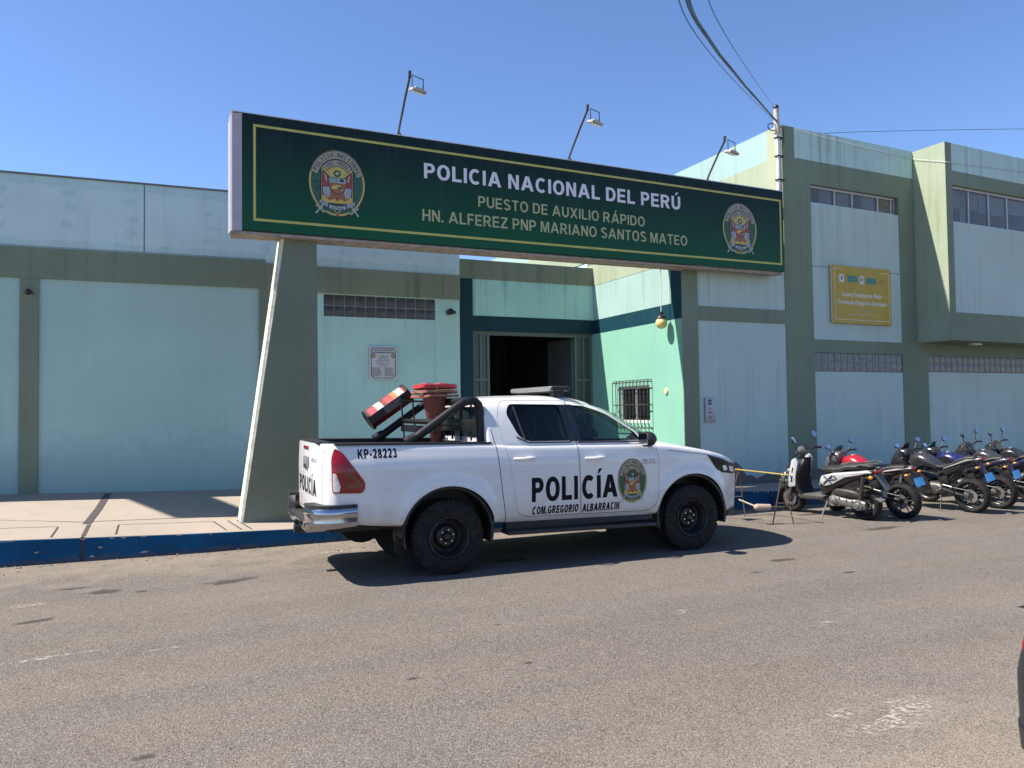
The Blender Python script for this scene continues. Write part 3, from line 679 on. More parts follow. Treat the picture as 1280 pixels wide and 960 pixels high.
# --- the two-storey block with the overhanging room
blk = thing('two_storey_block', 'two-storey olive and blue block with overhanging upper room, behind the motorcycles', 'building', (14, 12, .3), world_mesh=True)
w = MB(); w.box(10.68, 10.95, 11.02, 26, -.1, 6.46); w.build('side_wall', AQUA_TOP, blk)
def bb(name, mat, *boxes, P=PT, par=None, sm=35):
    q = MB()
    for x in boxes: q.pbox(P, *x)
    return q.build(name, mat, par or blk, sm)
q = MB(); q.box(10.66, 10.95, 11.02, 26, 6.461, 7.05); q.build('side_parapet', MINTP, blk)
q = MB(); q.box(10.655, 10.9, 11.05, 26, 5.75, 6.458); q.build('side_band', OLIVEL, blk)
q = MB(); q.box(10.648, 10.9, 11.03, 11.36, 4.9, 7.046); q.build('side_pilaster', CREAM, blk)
bb('rear_core', M_DARKROOM, (.3, 14, -9, -1.2, 0, 6.9))
bb('roof', M_COPE, (.2, 14, -12, -.2, 6.9, 6.98))
bb('front_trim', OLIVE, (0, .32, -.3, 0, -.1, 7.05), (.32, .72, -.3, -.0, -.1, 6.46), (.72, 3.24, -.3, 0, 6.0, 6.46), (.72, 3.24, -.3, 0, 2.735, 2.98), (3.24, 4.03, -.3, 0, -.1, 6.46))
bb('window_back', M_DARKROOM, (.73, 3.23, -.3, -.20, 5.6, 6.05))
bb('parapet', BLUET, (.322, 3.72, -.3, -.008, 6.462, 7.05))
bb('upper_wall', BLUE, (.722, 3.238, -.3, -.012, 2.982, 5.64))
bb('lower_wall', BLUE, (.722, 3.238, -.3, -.012, -.1, 2.36))
glass_blocks(PT, .722, 3.238, 2.36, 2.733, 14, 2, blk, M_BLOCKW, -.03)
bb('wall_crack', M_COPE, (.724, 3.236, -.011, -.0095, 4.40, 4.412))
def strip_window(s0, s1, z0, z1, posts, sashes, P, o, curt):
    f = MB(); 
    f.pbox(P, s0, s1, o-.03, o+.02, z0, z0+.03); f.pbox(P, s0, s1, o-.03, o+.02, z1-.04, z1)
    for p in posts: f.pbox(P, p-.014, p+.014, o-.028, o+.018, z0+.03, z1-.04)
    wf = f.build('window', M_FRAME, blk, 0)
    g2 = MB(); g2.pbox(P, s0+.01, s1-.01, o-.012, o-.006, z0+.03, z1-.04); g2.build('pane', G_WIN, wf, 0)
    for a, b, zz0, zz1 in curt:
        cm = MB(); cm.pbox(P, a, b, o-.05, o-.04, zz0, zz1); cm.build('curtain', pm('office_blind', (.62, .60, .58), .8), wf, 0)
strip_window(.742, 3.2, 5.642, 5.998, (.755, 1.45, 1.95, 2.70, 3.10, 3.19), 0, PT, -.09, [(1.1, 1.43, 5.66, 5.97), (1.48, 1.93, 5.66, 5.97), (2.3, 2.66, 5.66, 5.97)])
PO = Plane(PT(3.72, .72, 0), 1.7)
q = MB(); q.hexa([PT(3.72, .718, 2.99), PT(3.9, .718, 2.99), PT(3.9, 0, 2.99), PT(3.72, 0, 2.99), PT(3.72, .718, 7.03), PT(3.9, .718, 7.03), PT(3.9, 0, 7.03), PT(3.72, 0, 7.03)])
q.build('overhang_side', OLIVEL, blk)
bb('overhang_trim', OLIVE, (.002, .2, -.2, 0, 2.992, 7.03), (.2, 12, -.2, 0, 6.17, 6.46), (.2, 12, -.2, 0, 2.992, 3.56), P=PO)
bb('window_back', M_DARKROOM, (.21, 12, -.3, -.20, 5.38, 6.2), P=PO)
bb('overhang_floor', OLIVE, (.18, 12, -.75, -.004, 2.99, 3.1), P=PO)
bb('overhang_parapet', BLUET, (.202, 12, -.2, -.008, 6.462, 7.03), P=PO)
bb('overhang_wall', BLUE, (.202, 12, -.25, -.012, 3.562, 5.41), P=PO)
strip_window(.20, 6.0, 5.412, 6.168, (.21, .82, 1.48, 2.12, 2.9, 3.6, 4.4, 5.2, 5.98), 0, PO, -.09, [(.22, 1.2, 5.75, 6.1), (1.25, 2.1, 5.72, 6.1), (2.2, 4, 5.8, 6.1), (.62, .8, 5.45, 6.1)])
bb('roof_edge', M_COPE, (.02, 12, -1.5, -.2, 6.98, 7.02), P=PO)
bb('ground_floor_trim', OLIVE, (4.03, 12, -.3, -.004, 2.735, 2.99))
bb('ground_floor_wall', BLUE, (4.03, 12, -.3, -.014, -.1, 2.38))
glass_blocks(PT, 4.03, 8.6, 2.38, 2.733, 24, 2, blk, M_BLOCKB, -.03)
bb('bulkhead_lamp', M_WHITEM, (4.9, 5.2, .3, .42, 2.95, 2.985))
bb('base_course', M_DARKCONC, (0, 3.6, .001, .006, -.1, .50))
q = MB(); rn = random.Random(9); P2 = Plane((8.7, 11.018))
pts = [(0, 0)]; s = 0
pts = [P2(0, .003, .2)]+[P2(k*.12, .003, .38+rn.uniform(0, .12)+(.22 if 3 < k < 8 else 0)) for k in range(17)]+[P2(1.92, .003, .2)]
q.poly(pts); q.build('peeled_base', M_DARKCONC, low, 0)
# ------------------------------------------------------------------ the police emblem (flat layered print)
EMC = {'black': (.012, .014, .012), 'yellow': (.46, .37, .08), 'dgreen': (.010, .060, .035), 'leaf': (.03, .11, .05), 'grey': (.31, .28, .18), 'white': (.36, .37, .39),
       'red': (.27, .045, .028), 'rust': (.28, .095, .045), 'blue': (.14, .29, .35), 'gold': (.55, .38, .06), 'silver': (.34, .36, .37), 'navy': (.03, .05, .09)}
EMK = list(EMC)
EMM = [pm('emblem_'+k, v, .35, var=.08, vs=30) for k, v in EMC.items()]
def ell(cx, cy, a, b, n=40, t0=0, t1=2*math.pi, rot=0):
    out = []
    for k in range(n):
        t = t0+(t1-t0)*k/(n if t1-t0 > 6.28 else n-1); x, y = a*math.cos(t), b*math.sin(t)
        out.append((cx+x*math.cos(rot)-y*math.sin(rot), cy+x*math.sin(rot)+y*math.cos(rot)))
    return out
def emblem(name, fn, parent, tone=1.0):
    """fn(x, y, layer) -> point; emblem spans |x|<.84, |y|<1"""
    mb = MB()
    def P(col, pts, lay): mb.mi = EMK.index(col); mb.poly([fn(x, y, lay) for x, y in pts])
    A = .84
    P('black', ell(0, 0, A, 1.0, 64), 1); P('yellow', ell(0, 0, A*.975, .975, 64), 2); P('dgreen', ell(0, 0, A*.912, .918, 64), 3)
    rn = random.Random(4)
    for sx in (-1, 1):                                                   # laurel leaves
        for k in range(15):
            y = .38-k*.085; ex = A*.93*math.sqrt(max(0, 1-(y/.93)**2))
            for j in range(3):
                x = sx*(ex-.07-j*.085)
                if abs(x) < .44 and y > -.5: continue
                if abs(x) < .1: continue
                P('leaf', ell(x, y+rn.uniform(-.02, .02), .030, .052, 8, rot=sx*(.5-j*.5)), 4)
    def band(col, r0, r1, d0, d1, lay, ay=1.0):
        n = 24; pts = [(A*r1*math.cos(R(d0+(d1-d0)*k/n)), r1*math.sin(R(d0+(d1-d0)*k/n))*ay) for k in range(n+1)]
        pts += [(A*r0*math.cos(R(d1-(d1-d0)*k/n)), r0*math.sin(R(d1-(d1-d0)*k/n))*ay) for k in range(n+1)]
        for k in range(n): P(col, [pts[k], pts[k+1], pts[2*n-k], pts[2*n+1-k]], lay)
    P('black', [(-.50, -.62), (.50, -.62), (.50, .34), (.36, .5), (0, .62), (-.36, .5), (-.50, .34)], 5)
    P('yellow', [(-.46, -.60), (.46, -.60), (.46, .33), (.33, .47), (0, .58), (-.33, .47), (-.46, .33)], 6)
    band('black', .705, .965, 17, 163, 7); band('grey', .725, .95, 18, 162, 8)
    band('black', .49, .70, 42, 138, 7); band('grey', .51, .685, 43, 137, 8)
    def arc_text(s, r, h, d0, d1, lay):
        n = len(s); mb.mi = EMK.index('navy')
        for i, ch in enumerate(s):
            if ch == ' ': continue
            t = R(d0+(d1-d0)*(i+.5)/n); cx, cy = A*r*math.cos(t), r*math.sin(t); rot = math.atan2(math.sin(t)*A, math.cos(t)) - math.pi/2
            w = abs(R(d1-d0))/n*r*.80*.9
            if ch == 'I': w *= .3
            v, f, a, b = block_text(ch, .2)
            pts = []
            for p in v:
                x = ((p[0]-a)/(b-a)-.5)*w; y = (p[1]-.5)*h
                pts.append(fn(cx+x*math.cos(rot)-y*math.sin(rot), cy+x*math.sin(rot)+y*math.cos(rot), lay))
            mb.faces(pts, f)
    arc_text('POLICIA NACIONAL', .84, .13, 158, 22, 9); arc_text('DEL PERU', .60, .10, 128, 52, 9)
    for s in (-1, 1):                                                    # flags and lances
        m = lambda pts: [(s*x, y) for x, y in pts]
        P('gold', m([(.16, -.05), (.19, -.05), (.50, .50), (.47, .52)]), 7)
        P('black', m([(.40, .36), (.10, .06), (.10, -.34), (.44, -.40), (.45, .30)]), 8)
        P('red', m([(.39, .33), (.25, .16), (.24, -.10), (.43, -.14), (.43, .28)]), 9)
        P('white', m([(.33, .22), (.30, .05), (.34, .05), (.37, .25)]), 10)
        P('white', m([(.24, -.12), (.42, -.15), (.40, -.38), (.25, -.44), (.20, -.28)]), 10)
        for k in range(3): P('navy', m([(.26+.05*k, -.16), (.268+.05*k, -.16), (.275+.045*k, -.40), (.265+.045*k, -.40)]), 11)
        P('rust', m([(0, -.22), (.26, -.20), (.34, -.42), (.24, -.53), (.10, -.47), (0, -.54)]), 9)
    P('gold', [(-.10, -.48), (.10, -.48), (.15, -.60), (-.15, -.60)], 10)
    P('black', [(-.265, .165), (.265, .165), (.26, -.10), (.18, -.26), (0, -.34), (-.18, -.26), (-.26, -.10)], 12)
    P('rust', [(-.245, .0), (.245, .0), (.24, -.10), (.165, -.25), (0, -.32), (-.165, -.25), (-.24, -.10)], 13)
    P('blue', [(-.25, .15), (-.005, .15), (-.005, -.005), (-.247, -.005)], 13); P('white', [(.005, .15), (.25, .15), (.247, -.005), (.005, -.005)], 13)
    P('gold', ell(-.14, .04, .055, .03, 12), 14); P('gold', [(-.17, .03), (-.155, .03), (-.155, -.0), (-.17, -.0)], 14); P('dgreen', ell(.13, .085, .075, .055, 12), 14); P('gold', [(.12, .04), (.14, .04), (.14, .0), (.12, .0)], 14)
    P('gold', ell(-.04, -.12, .14, .06, 16, rot=.25), 14); P('leaf', ell(.07, -.15, .07, .04, 12, rot=-.4), 15); P('gold', ell(.12, -.2, .05, .03, 10), 15)
    P('dgreen', ell(0, .285, .105, .10, 24), 12); P('yellow', ell(0, .285, .055, .05, 20), 13); P('white', ell(0, .285, .03, .03, 12), 14)
    P('red', [(-.03, -.42), (.03, -.42), (.05, -.50), (0, -.54), (-.05, -.50)], 14)
    def ribbon(pts, lay): 
        P('black', [(x*1.05 if False else x, y) for x, y in pts], lay)
        cx = sum(p[0] for p in pts)/len(pts); cy = sum(p[1] for p in pts)/len(pts)
        P('white', [(cx+(x-cx)*.93, cy+(y-cy)*.82) for x, y in pts], lay+1)
    ribbon([(-.52, -.50), (-.26, -.62), (-.28, -.76), (-.53, -.62)], 10); ribbon([(.52, -.50), (.26, -.62), (.28, -.76), (.53, -.62)], 10)
    ribbon([(-.25, -.64), (-.1, -.685), (.1, -.685), (.25, -.64), (.27, -.77), (.1, -.815), (-.1, -.815), (-.27, -.77)], 12)
    mb.mi = EMK.index('navy')
    add_text(mb, 'PATRIA', lambda x, y: fn(x, y, 14), -.19, .19, -.785, .07, stem=.2)
    for tx, sx in (('DIOS', -1), ('LEY', 1)):
        cx, cy, r = sx*.40, -.63, sx*.44
        add_text(mb, tx, lambda x, y: fn(cx+x*math.cos(r)-y*math.sin(r), cy+x*math.sin(r)+y*math.cos(r), 12), -.1, .1, -.03, .06, stem=.2)
    for s in (-1, 1):                                                    # crossed sabres, wands and stems
        m = lambda pts: [(s*x, y) for x, y in pts]
        P('silver', m([(.37, -.64), (.40, -.61), (.62, -.90), (.59, -.93)]), 13)
        P('silver', m([(.62, -.68), (.64, -.71), (.42, -.90), (.40, -.87)]), 14)
        P('white', m(ell(.60, -.91, .05, .03, 10, rot=-.8)), 15); P('silver', m(ell(.41, -.885, .035, .025, 10)), 15)
        P('yellow', m([(-.06, -.97), (-.02, -.97), (.12, -.80), (.085, -.80)]), 11)
    P('red', ell(0, -.955, .05, .025, 10), 13)
    for k in range(10):
        x = -.4+k*.089
        if abs(x) > .1: P('leaf', ell(x, -.86+abs(x)*.12, .045, .028, 8), 6)
    return mb.build(name, EMM, parent, 0, norm=False)

# ------------------------------------------------------------------ the long sign over the entrance
sign = thing('station_sign', 'long dark green police station sign with two emblems and white and gold lettering', 'sign', (5.6, 10.65, 4.13), world_mesh=True)
S0, S1 = .94, 10.33
def sz(u, top): return (5.69+(5.63-5.69)*(u-S0)/(S1-S0)) if top else 4.13+.025*(u-S0)/(S1-S0)
m, nt, b = _mat('printed_green_banner'); co = _co(nt)
sx = nt.nodes.new('ShaderNodeSeparateXYZ'); nt.links.new(co, sx.inputs[0])
gf = _ramp(nt, sx.outputs[2], .05, 1.35)
c = _mix(nt, gf, (.004, .078, .034), (.005, .018, .018))
c = _mix(nt, _ramp(nt, _noise(nt, co, 1.0, 4, .6, (30, 1, .5)), .5, .8, 0, .14), c, (.08, .12, .11))
c = _mix(nt, _ramp(nt, _noise(nt, co, 2, 5, .6), .5, .75, 0, .10), c, (.06, .09, .09))
nt.links.new(c, b.inputs['Base Color']); b.inputs['Roughness'].default_value = .42; b.inputs['Specular IOR Level'].default_value = .18
_bump(nt, b, _noise(nt, co, 1.0, 3, .5, (1.2, 1, 2.0)), .12, .05); M_BAN = m
M_SW = pm('white_sign_edge', (.38, .36, .41), .6, var=.06, dirt=.1)
M_RAW = pm('weathered_plywood_edge', (.30, .25, .21), .85, var=.3, vs=9, bump=.5)
q = MB(); q.hexa([(S0, 10.65, sz(S0, 0)), (S1, 10.65, sz(S1, 0)), (S1, 10.70, sz(S1, 0)), (S0, 10.70, sz(S0, 0)), (S0, 10.65, sz(S0, 1)), (S1, 10.65, sz(S1, 1)), (S1, 10.70, sz(S1, 1)), (S0, 10.70, sz(S0, 1))])
q.build('printed_face', M_BAN, sign, 0)
q = MB(); q.hexa([(.815, 10.655, 4.11), (S0-.001, 10.655, 4.118), (S0-.001, 10.70, 4.118), (.815, 10.70, 4.11), (.815, 10.655, 5.675), (S0-.001, 10.655, 5.695), (S0-.001, 10.70, 5.695), (.815, 10.70, 5.675)])
q.hexa([(.79, 10.68, 4.10), (.814, 10.66, 4.10), (.814, 10.98, 4.12), (.79, 10.98, 4.12), (.79, 10.68, 5.64), (.814, 10.66, 5.67), (.814, 10.98, 5.66), (.79, 10.98, 5.63)])
q.build('white_end', M_SW, sign, 0)
q = MB(); q.hexa([(.82, 10.701, 4.10), (10.32, 10.701, 4.10), (10.32, 10.985, 4.13), (.82, 10.985, 4.13), (.82, 10.701, 5.66), (10.32, 10.701, 5.61), (10.32, 10.985, 5.60), (.82, 10.985, 5.65)])
q.build('box_frame', M_RAW, sign, 0)
q = MB(); q.hexa([(.80, 10.645, 5.70), (10.33, 10.645, 5.635), (10.33, 11.0, 5.635), (.80, 11.0, 5.70), (.80, 10.645, 5.712), (10.33, 10.645, 5.647), (10.33, 11.0, 5.647), (.80, 11.0, 5.712)])
q.build('top_flashing', pm('galvanised_flashing', (.62, .60, .60), .4, .5), sign, 0)
q = MB(); q.hexa([(.80, 10.656, 4.075), (8.25, 10.656, 4.105), (8.25, 10.98, 4.105), (.82, 10.98, 4.075), (.80, 10.656, 4.109), (8.25, 10.656, 4.128), (8.25, 10.98, 4.098), (.82, 10.98, 4.098)])
q.build('bottom_batten', M_RAW, sign, 0)
q = MB(); q.box(1.5, 8.29, 11.0, 11.45, 4.42, 4.95); q.build('shade_beam', M_DARKCONC, sign)  # hidden beam, added to shade the front edge of the mint wall
M_GOLDL = pm('gold_border_paint', (.44, .41, .10), .5); M_WHL = pm('white_lettering', (.66, .64, .70), .5, var=.05); M_GDL = pm('pale_gold_lettering', (.36, .37, .19), .5, var=.08)
q = MB(); t = .034; yb = 10.648
def zt(u): return 5.565+(5.475-5.565)*(u-1.08)/(10.28-1.08)
def zb_(u): return 4.262+.012*(u-1.08)/9.2
q.hexa([(1.08, yb, zt(1.08)-t), (10.28, yb, zt(10.28)-t), (10.28, 10.66, zt(10.28)-t), (1.08, 10.66, zt(1.08)-t), (1.08, yb, zt(1.08)), (10.28, yb, zt(10.28)), (10.28, 10.66, zt(10.28)), (1.08, 10.66, zt(1.08))])
q.hexa([(1.08, yb, zb_(1.08)), (10.28, yb, zb_(10.28)), (10.28, 10.66, zb_(10.28)), (1.08, 10.66, zb_(1.08)), (1.08, yb, zb_(1.08)+t), (10.28, yb, zb_(10.28)+t), (10.28, 10.66, zb_(10.28)+t), (1.08, 10.66, zb_(1.08)+t)])
for a in (1.08, 10.28-t): q.box(a, a+t, yb, 10.66, zb_(a)+t+.0005, zt(a)-t-.003)
q.build('border_line', M_GOLDL, sign, 0)
def sline(s, x0, x1, y0, y1, h, mat, stem):
    q = MB(); add_text(q, s, lambda x, y: (x, 10.6475, y+(y1-y0)*(x-x0)/(x1-x0)), x0, x1, y0, h, stem=stem, gap=.15); q.build('lettering', mat, sign, 0)
sline('POLICIA NACIONAL DEL PERÚ', 3.46, 8.03, 5.105, 5.075, .225, M_WHL, .215)
sline('PUESTO DE AUXILIO RÁPIDO', 4.31, 7.30, 4.765, 4.72, .165, M_GDL, .18)
sline('HN. ALFEREZ PNP MARIANO SANTOS MATEO', 3.43, 8.16, 4.475, 4.465, .170, M_GDL, .18)
for cx, cz, hh in ((2.195, 4.885, .472), (9.315, 4.86, .462)):
    emblem('emblem', lambda x, y, l: (cx+x*hh*1.0, 10.6488-.0006*l, cz+y*hh), sign)

pil = thing('sign_pillar', 'tapered olive concrete pillar carrying the left end of the sign', 'pillar', (1.45, 10.9, .33), world_mesh=True)
m = wallpaint('dark_olive_pillar_paint', (.165, .192, .135), .35, .14, base_z=-.1)
q = MB(); q.hexa([(.95, 10.78, .2), (1.955, 10.78, .2), (1.955, 11.18, .2), (.95, 11.18, .2), (1.50, 10.78, 4.10), (1.935, 10.78, 4.10), (1.935, 11.18, 4.10), (1.50, 11.18, 4.10)], .008)
q.build('column', m, pil)
q = MB(); q.hexa([(.915, 10.80, .2), (.949, 10.784, .2), (.949, 11.17, .2), (.915, 11.16, .2), (1.455, 10.80, 4.09), (1.499, 10.784, 4.09), (1.499, 11.17, 4.09), (1.455, 11.16, 4.09)])
q.build('sunlit_edge', pm('sunlit_edge_cream', (.62, .62, .48), .85, dirt=.5, var=.2, bump=.5), pil)  # sunlit side of the pillar, its light put into the pale colour

# ------------------------------------------------------------------ floodlights on arms
M_ARM = pm('dark_lamp_arm', (.035, .032, .03), .5); M_LAMPB = pm('weathered_floodlight_body', (.36, .33, .31), .6, dirt=.4); M_LENS = pm('floodlight_lens', (.12, .10, .07), .2)
for i, (u, n1, z1, lab) in enumerate(((3.14, 10.34, 6.30, 'floodlight on a bent arm above the word POLICIA, highest of the three on the sign'), (5.99, 10.27, 6.23, 'floodlight on a leaning arm in the middle of the sign top'), (8.80, 10.42, 6.17, 'floodlight on a dark arm in front of the pale parapet wall'))):
    zf = 5.70-.0068*(u-.78)
    fl = thing('floodlight', lab, 'lamp', (u, 10.9, zf), 'floodlights along the top of the sign', world_mesh=True)
    f0 = Vector((u, 10.95, zf+.01)); f1 = Vector((u+.02, n1, z1+.12)); k = .02
    q = MB(); q.tube([f0, f0.lerp(f1, .3)+Vector((0, .0, k)), f0.lerp(f1, .7)+Vector((0, 0, k)), f1], .017, 8)
    q.tube([f0+Vector((.12, -.08, 0)), f0.lerp(f1, .16)], .012, 6); q.tube([f1, f1+Vector((0, -.01, .09))], .024, 8)
    q.build('arm', M_ARM, fl)
    q = MB(); q.obox(f0, (1, 0, 0), (0, 1, 0), (0, 0, 1), .09, .05, .008); q.build('foot_plate', M_LAMPB, fl)
    c = f1+Vector((.10, -.06, -.20)); X = Vector((.96, .1, -.13)); Z = Vector((.12, -.25, .96)); Y = Z.cross(X)
    q = MB(); q.obox(c, X, Y, Z, .105, .085, .018, .008); q.obox(c+Z.normalized()*.025, X, Y, Z, .06, .06, .014, .005); q.build('lamp_body', M_LAMPB, fl)
    q = MB(); q.obox(c-Z.normalized()*.022, X, Y, Z, .095, .075, .006); q.build('lens', M_LENS, fl)
    xx = X.normalized()*.085
    q = MB(); q.tube([c-xx, c-xx+Vector((0, 0, .20)), c+xx+Vector((0, 0, .19)), c+xx], .009, 6); q.build('bracket', M_ARM, fl)

# globe lamp hanging by the mint wall
gl = thing('globe_lamp', 'yellowish globe lamp hanging on a long rod before the sunlit mint wall', 'lamp', (8.13, 11.4, 3.2), world_mesh=True)
gc = Vector((8.13, 11.40, 3.235))
q = MB(); q.tube([gc+Vector((0, 0, .17)), gc+Vector((.005, 0, 1.2))], .008, 6); q.build('rod', pm('pale_conduit', (.6, .6, .58), .5), gl)
q = MB(); q.lathe([(0, .19), (.03, .19), (.035, .13), (.085, .10), (.095, .075), (0, .075)], gc, (0, 0, 1), 18); q.build('cap', M_BLACK, gl)
q = MB(); q.ball(gc+Vector((0, 0, -.015)), .105, 24, 16); q.build('globe', pm('yellowed_glass_globe', (.62, .50, .20), .22, var=.15, vs=14), gl)

# ------------------------------------------------------------------ things on the walls
def camera_dome(lab, P, s, z, arm=.12, r=.055, back=False):
    t = thing('security_camera', lab, 'camera', P(s, 0, z), world_mesh=True)
    c = P(s, arm, z)
    q = MB(); q.lathe([(0, 0), (.05, 0), (.05, .03), (.028, .05), (.02, arm)], P(s, .035 if back else 0.0, z), P.n, 14); q.build('wall_mount', M_WHITEM if back else M_BLACK, t)
    q = MB(); q.ball(c, r, 16, 10); q.build('housing', M_BLACK, t)
    q = MB(); e = (P.n*.7+P.d*.6+Vector((0, 0, -.25))).normalized(); q.cyl(c, c+e*(r+.035), r*.55, r*.5, 14); q.build('lens', M_BLACK, t)
camera_dome('small black camera on a white mount at the top of the olive pilaster', PL, -3.44, 3.65, .09, .05, True)
camera_dome('black security camera on the sea green wall beside the glass blocks', PC, 5.02, 3.60, .13, .062)
plq = thing('marble_plaque', 'white engraved plaque with black border and two small crests on the sea green wall', 'plaque', (3.72, 14, 2.6), world_mesh=True)
q = MB(); q.pbox(PC, 3.455, 3.985, -.005, .02, 2.285, 2.915, .004); q.build('slab', pm('white_marble', (.52, .52, .52), .3, var=.1, vs=12), plq)
q = MB(); o = .021
def pf(x, y): return PC(x, o+.001, y)
def bar(x0, x1, z0, z1): q.faces([PC(x0, o, z0), PC(x1, o, z0), PC(x1, o, z1), PC(x0, o, z1)], [(0, 1, 2, 3)])
x0, x1, z0, z1, t = 3.485, 3.955, 2.315, 2.885, .013
bar(x0+.05, x1-.05, z0, z0+t); bar(x0+.05, x1-.05, z1-t, z1); bar(x0, x0+t, z0+.05, z1-.05); bar(x1-t, x1, z0+.05, z1-.05)
for a, c2, sx_, sz_ in ((x0, z0, 1, 1), (x1, z0, -1, 1), (x0, z1, 1, -1), (x1, z1, -1, -1)):
    q.faces([PC(a, o+.001, c2+sz_*.05), PC(a+sx_*t, o+.001, c2+sz_*.055), PC(a+sx_*.055, o+.001, c2+sz_*t), PC(a+sx_*.05, o+.001, c2)], [(0, 1, 2, 3)])
q.build('border', M_BLACK, plq, 0, norm=False)
q = MB(); add_text(q, 'PUESTO DE AUXILIO RAPIDO', pf, 3.545, 3.895, 2.825, .028, stem=.22); add_text(q, 'ALFEREZ PNP MARIANO SANTOS MATEO', pf, 3.51, 3.93, 2.782, .027, stem=.22); q.build('heading', M_BLACK, plq, 0)
q = MB(); rn = random.Random(8)
for z, hw in ((2.74, .05), (2.715, .10), (2.695, .09), (2.67, .12), (2.645, .11), (2.62, .14), (2.59, .13), (2.565, .10), (2.535, .08)): 
    x = 3.72-hw
    while x < 3.72+hw: ww = rn.uniform(.012, .04); bar(x, min(x+ww, 3.72+hw), z, z+.009); x += ww+.008
for k in range(10):
    z = 2.505-k*.0165
    for a in (3.505, 3.745):
        x = a; e = a+rn.uniform(.14, .19)
        while x < e: ww = rn.uniform(.02, .05); bar(x, min(x+ww, e), z, z+.008); x += ww+.007
q.build('small_print', pm('engraved_grey_ink', (.06, .06, .07), .6), plq, 0, norm=False)
for cx in (3.535, 3.905):
    q = MB(); q.poly([PC(cx+.034*math.cos(k*.3), o+.0008, 2.735+.042*math.sin(k*.3)) for k in range(21)]); cr = q.build('crest', pm('dark_bronze', (.06, .05, .02), .4), plq, 0)
    q = MB(); q.poly([PC(cx+.02*math.cos(k*.3), o+.0014, 2.735+.026*math.sin(k*.3)) for k in range(21)]); q.build('crest_centre', EMM[EMK.index('gold')], cr, 0)
itc = thing('intercom_panel', 'grey steel meter panel on the blue wall beside the mint corner', 'panel', (8.84, 11, 1.65), world_mesh=True)
PWI = Plane((0, 11.018))
q = MB(); q.pbox(PWI, 8.735, 8.955, 0, .035, 1.43, 1.87, .006); q.build('plate', pm('brushed_grey_steel', (.30, .30, .34), .4, .6), itc)
q = MB()
for z, h, w in ((1.80, .035, .07), (1.745, .035, .07), (1.66, .012, .05), (1.60, .02, .06), (1.50, .03, .02)): q.pbox(PWI, 8.84-w/2, 8.84+w/2, .034, .039, z, z+h)
q.build('windows', M_BLACK, itc, 0)
ys = thing('yellow_sign', 'mustard yellow sign for the women emergency centre on the blue upper wall', 'sign', PT(2.03, 0, 3.9), world_mesh=True)
PY = Plane(PT(1.19, .012, 0), 1.7)
q = MB(); q.pbox(PY, 0, 1.675, 0, .035, 3.315, 4.455); q.build('board', pm('mustard_board', (.40, .285, .03), .5, var=.06, vs=2), ys)
q = MB()
for a in ((.05, .07, 3.40, 4.38), (1.605, 1.625, 3.40, 4.36), (.05, 1.625, 3.38, 3.40), (.05, .28, 4.38, 4.40), (1.40, 1.625, 4.36, 4.38)): q.pbox(PY, a[0], a[1], .034, .0385, a[2], a[3])
q.pbox(PY, -.02, -.003, -.0, .03, 3.32, 4.46); q.build('border_line', pm('cream_line_paint', (.55, .47, .27), .6), ys, 0)
ML = pm('cream_lettering', (.62, .58, .50), .5)
q = MB(); yf = lambda x, y: PY(x, .0365, y); add_text(q, 'Centro Emergencia Mujer', yf, .25, 1.42, 3.855, .085, .03); add_text(q, 'Comisaría Gregorio Albarracín', yf, .13, 1.54, 3.70, .085, .03); q.build('lettering', ML, ys, 0)
q = MB(); add_text(q, 'Horario de atención:', yf, .58, 1.10, 3.56, .05, .01); add_text(q, 'Lunes a domingo, las 24 horas', yf, .44, 1.24, 3.485, .05, .01); q.build('small_lettering', pm('faded_cream_lettering', (.48, .42, .25), .5), ys, 0)
for a in ((.20, .32, 4.13, 4.28), (.78, .88, 4.12, 4.28)):
    q = MB(); q.pbox(PY, a[0], a[1], .034, .0385, a[2], a[3]); q.build('white_crest', pm('white_print', (.6, .6, .58), .5), ys, 0)
for a in ((.42, .70, 4.14, 4.27), (.95, 1.24, 4.13, 4.25)):
    q = MB(); q.pbox(PY, a[0], a[1], .034, .0385, a[2], a[3]); q.build('teal_logo', pm('teal_print', (.05, .19, .17), .5), ys, 0)
q = MB(); q.pbox(PY, .24, .28, .038, .0395, 4.17, 4.25); q.pbox(PY, .81, .85, .038, .0395, 4.17, 4.24); q.build('crest_marks', EMM[EMK.index('navy')], ys, 0)
q = MB(); q.lathe([(.055, 0), (.055, .0385), (.042, .0385), (.042, 0)], PY(1.40, 0, 4.18), PY.n, 20, closed=True); q.build('ring_logo', pm('olive_print', (.16, .20, .04), .5), ys, 0)

# ------------------------------------------------------------------ service pipe, wires, bird
pip = thing('service_mast', 'pale steel service pipe with cable head at the corner of the two-storey block', 'pipe', (10.5, 10.98, 5.6), world_mesh=True)
q = MB(); q.tube([(10.40, 11.1, 5.62), (10.50, 11.02, 5.64), (10.545, 10.97, 5.72), (10.545, 10.96, 6.3), (10.53, 10.96, 7.10)], .036, 12); q.build('pipe', pm('pale_galvanised_pipe', (.62, .59, .60), .5, .2, dirt=.2), pip)
q = MB(); q.cyl((10.53, 10.96, 6.85), (10.52, 10.96, 7.34), .06, .045, 12); q.build('post', pm('weathered_post', (.42, .39, .36), .8), pip)
q = MB(); q.ball((10.52, 10.96, 7.34), .055, 12, 8); q.build('cable_head', M_BLACK, pip)
q = MB()
for z in (5.95, 6.4, 6.75): q.box(10.49, 10.66, 10.915, 11.005, z, z+.025)
q.build('pipe_clips', M_ARM, pip, 0)
q = MB(); pts = [(10.53, 10.96, 7.0)]
